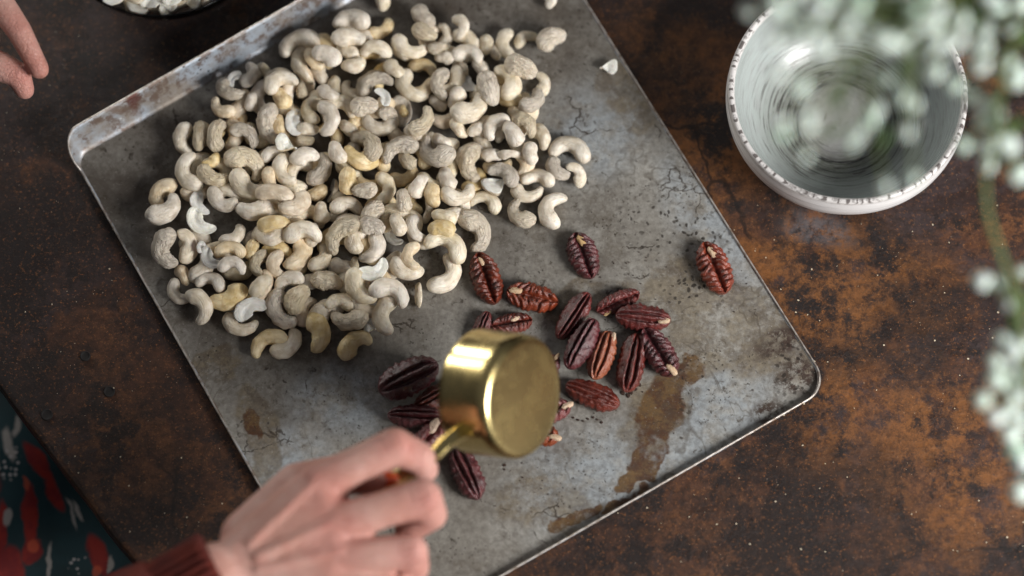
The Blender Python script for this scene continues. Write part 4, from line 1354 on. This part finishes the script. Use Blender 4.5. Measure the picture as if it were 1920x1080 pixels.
def sprig(label, stem, buds, group='flowering sprigs in the foreground', zj=.02, seed=1, rs=.0016):
    "stem: list of (x, y, z_mm); buds: list of (x, y, z_mm, radius px)"
    rs_ = random.Random(seed)
    ZK = 1.35
    stem = [(x, y, z * ZK) for x, y, z in stem]; buds = [(x, y, z * ZK, r) for x, y, z, r in buds]
    P = smoothpath([at(x, y, z * .001) for x, y, z in stem], 8)
    root = empty('flower_sprig', P[-1], label, 'flowers', group)
    inv = Matrix.Translation(-P[-1])
    V, F = tube_geo(P, [rs * (.6 + .4 * i / len(P)) for i in range(len(P))], 10)
    mesh('stem', [v - P[-1] for v in V], F, M_stem, root)
    PV, PF = [], []
    for (x, y, z, r) in buds:
        c = at(x, y, z * .001); rad = r * (.98 if z > 370 else 1.12) * .000333 * (CAMP - c).length / DIST
        j = min(range(len(P)), key=lambda k: (P[k] - c).length + .1 * abs(k - len(P) / 2) / len(P)); b = P[min(j + 3, len(P) - 1)]
        q = [b, b.lerp(c, .5) + Vector((0, 0, .004)), c]
        v, f = tube_geo(smoothpath(q, 4), .0006, 6, True, len(PV)); PV += [k - P[-1] for k in v]; PF += f
        o = bpy.data.objects.new('bud', BM[rs_.randrange(3)]); COL.objects.link(o); o.parent = root
        o.location = c - P[-1]; d = (c - b).normalized()
        o.rotation_euler = d.to_track_quat('Z', 'Y').to_euler(); o.scale = (rad, rad, rad * rs_.uniform(1, 1.35))
    if PV: mesh('pedicels', PV, PF, M_stem, root)
    return root
rb = random.Random(21)
# top-right mass over the bowl
def cloud(n, x0, x1, y0, y1, z0, z1, r0, r1):
    return [(rb.uniform(x0, x1), rb.uniform(y0, y1), rb.uniform(z0, z1), rb.uniform(r0, r1)) for _ in range(n)]
tops = [(1402, 22, 300, 13), (1500, 165, 300, 15), (1462, 140, 310, 12), (1592, 128, 290, 15), (1572, 172, 285, 17), (1572, 200, 285, 13), (1512, 218, 300, 13), (1515, 236, 300, 12), (1465, 228, 300, 11), (1466, 250, 300, 11), (1640, 205, 290, 14), (1630, 226, 290, 14),
        (1605, 252, 290, 14), (1596, 268, 290, 11), (1692, 180, 290, 16), (1712, 196, 290, 13), (1660, 150, 290, 13), (1700, 246, 290, 14), (1752, 134, 290, 15), (1508, 292, 300, 11), (1640, 60, 290, 14), (1545, 95, 300, 13),
        (1660, 350, 290, 11), (1712, 334, 290, 11), (1500, 60, 300, 13), (1450, 75, 305, 12)]
sprig('blurred white-green flower sprig hanging over the ceramic bowl', [(1560, 230, 288), (1590, 160, 292), (1640, 90, 296), (1720, 20, 300), (1820, -70, 290), (1990, -130, 220), (2160, -100, 110), (2290, 20, 2)],
      tops + cloud(36, 1440, 1660, -20, 75, 280, 330, 11, 17), seed=2)
sprig('dense blurred flower sprig crossing the top edge right of the bowl', [(1760, 120, 300), (1765, 60, 300), (1790, 0, 298), (1840, -60, 280), (2010, -90, 210), (2180, -40, 100), (2300, 60, 2)],
      cloud(34, 1650, 1810, -15, 95, 275, 330, 12, 18) + [(1750, 88, 290, 16), (1780, 60, 290, 17)], seed=3)
sprig('blurred flower sprig at the right frame edge above the green stem', [(1850, 320, 262), (1868, 250, 266), (1880, 170, 270), (1900, 80, 272), (1970, -10, 250), (2100, -30, 180), (2220, 20, 90), (2310, 100, 2)],
      [(1838, 88, 265, 17), (1836, 122, 265, 15), (1846, 60, 265, 15), (1888, 122, 262, 16), (1906, 142, 262, 17), (1852, 205, 262, 18), (1862, 222, 262, 17), (1846, 232, 262, 12), (1876, 262, 262, 15), (1892, 272, 262, 14), (1850, 278, 262, 12), (1908, 328, 255, 14), (1918, 322, 255, 12), (1820, 182, 262, 11),
       (1806, 272, 262, 12), (1790, 160, 262, 13), (1870, 20, 262, 17), (1900, 46, 262, 16), (1855, 0, 262, 17), (1915, 10, 262, 18), (1852, 310, 258, 10)], seed=4)
sprig('long green stem with small white buds down the right frame edge', [(1846, 330, 258), (1852, 400, 252), (1872, 465, 246), (1895, 530, 240), (1912, 600, 234), (1926, 700, 225), (1940, 820, 212), (1958, 940, 200), (2000, 1060, 165), (2090, 1130, 90), (2190, 1150, 2)],
      [(1842, 527, 236, 14), (1874, 532, 236, 12), (1894, 565, 234, 14), (1917, 510, 236, 10), (1882, 640, 228, 12), (1902, 655, 228, 15), (1918, 640, 228, 13), (1866, 678, 224, 11), (1868, 712, 222, 14), (1892, 690, 222, 13), (1908, 702, 222, 14), (1842, 750, 220, 13), (1896, 728, 220, 12), (1916, 742, 220, 13),
       (1868, 782, 218, 12), (1892, 772, 218, 14), (1912, 788, 218, 12), (1896, 815, 214, 13), (1908, 850, 210, 16), (1918, 866, 210, 15), (1914, 922, 204, 15), (1900, 745, 219, 12)], seed=5, rs=.0026)
# green leaves behind the buds
def leaves():
    lf = NT('leaf_green'); m = lf.set(col=lf.mix(lf.noise(80), srgb(44, 72, 26), srgb(76, 104, 44)), rough=.5)
    host = [o for o in COL.objects if o.name.startswith('flower_sprig') and o.parent is None]
    for (x, y, z, L, a, k) in ((1830, 30, 250, .030, 80, 1), (1812, 20, 255, .028, 70, 1), (1700, 120, 270, .016, 40, 0), (1660, 260, 270, .014, 60, 0), (1875, 300, 250, .018, 30, 2), (1915, 60, 255, .02, 110, 2), (1600, 60, 280, .018, 150, 0), (1905, 590, 225, .03, 80, 3), (1560, 250, 275, .015, 30, 0), (1900, 245, 240, .02, 60, 2)):
        c = at(x, y, z * .00135); V, F = [], []
        n = 10
        for i in range(n + 1):
            t = i / n; w = L * .13 * math.sin(math.pi * t) ** .8
            for s in (-1, 0, 1): V.append(Matrix.Rotation(R(a), 3, 'Z') @ Vector((L * (t - .5), s * w, -.2 * w * (s == 0) + .15 * L * math.sin(t * 3))) + c - host[k].location)
        for i in range(n):
            for s in range(2): q = i * 3 + s; F.append((q, q + 1, q + 4, q + 3))
        o = mesh('leaf', V, F, m, host[k]); o.modifiers.new('t', 'SOLIDIFY').thickness = .0004
leaves()
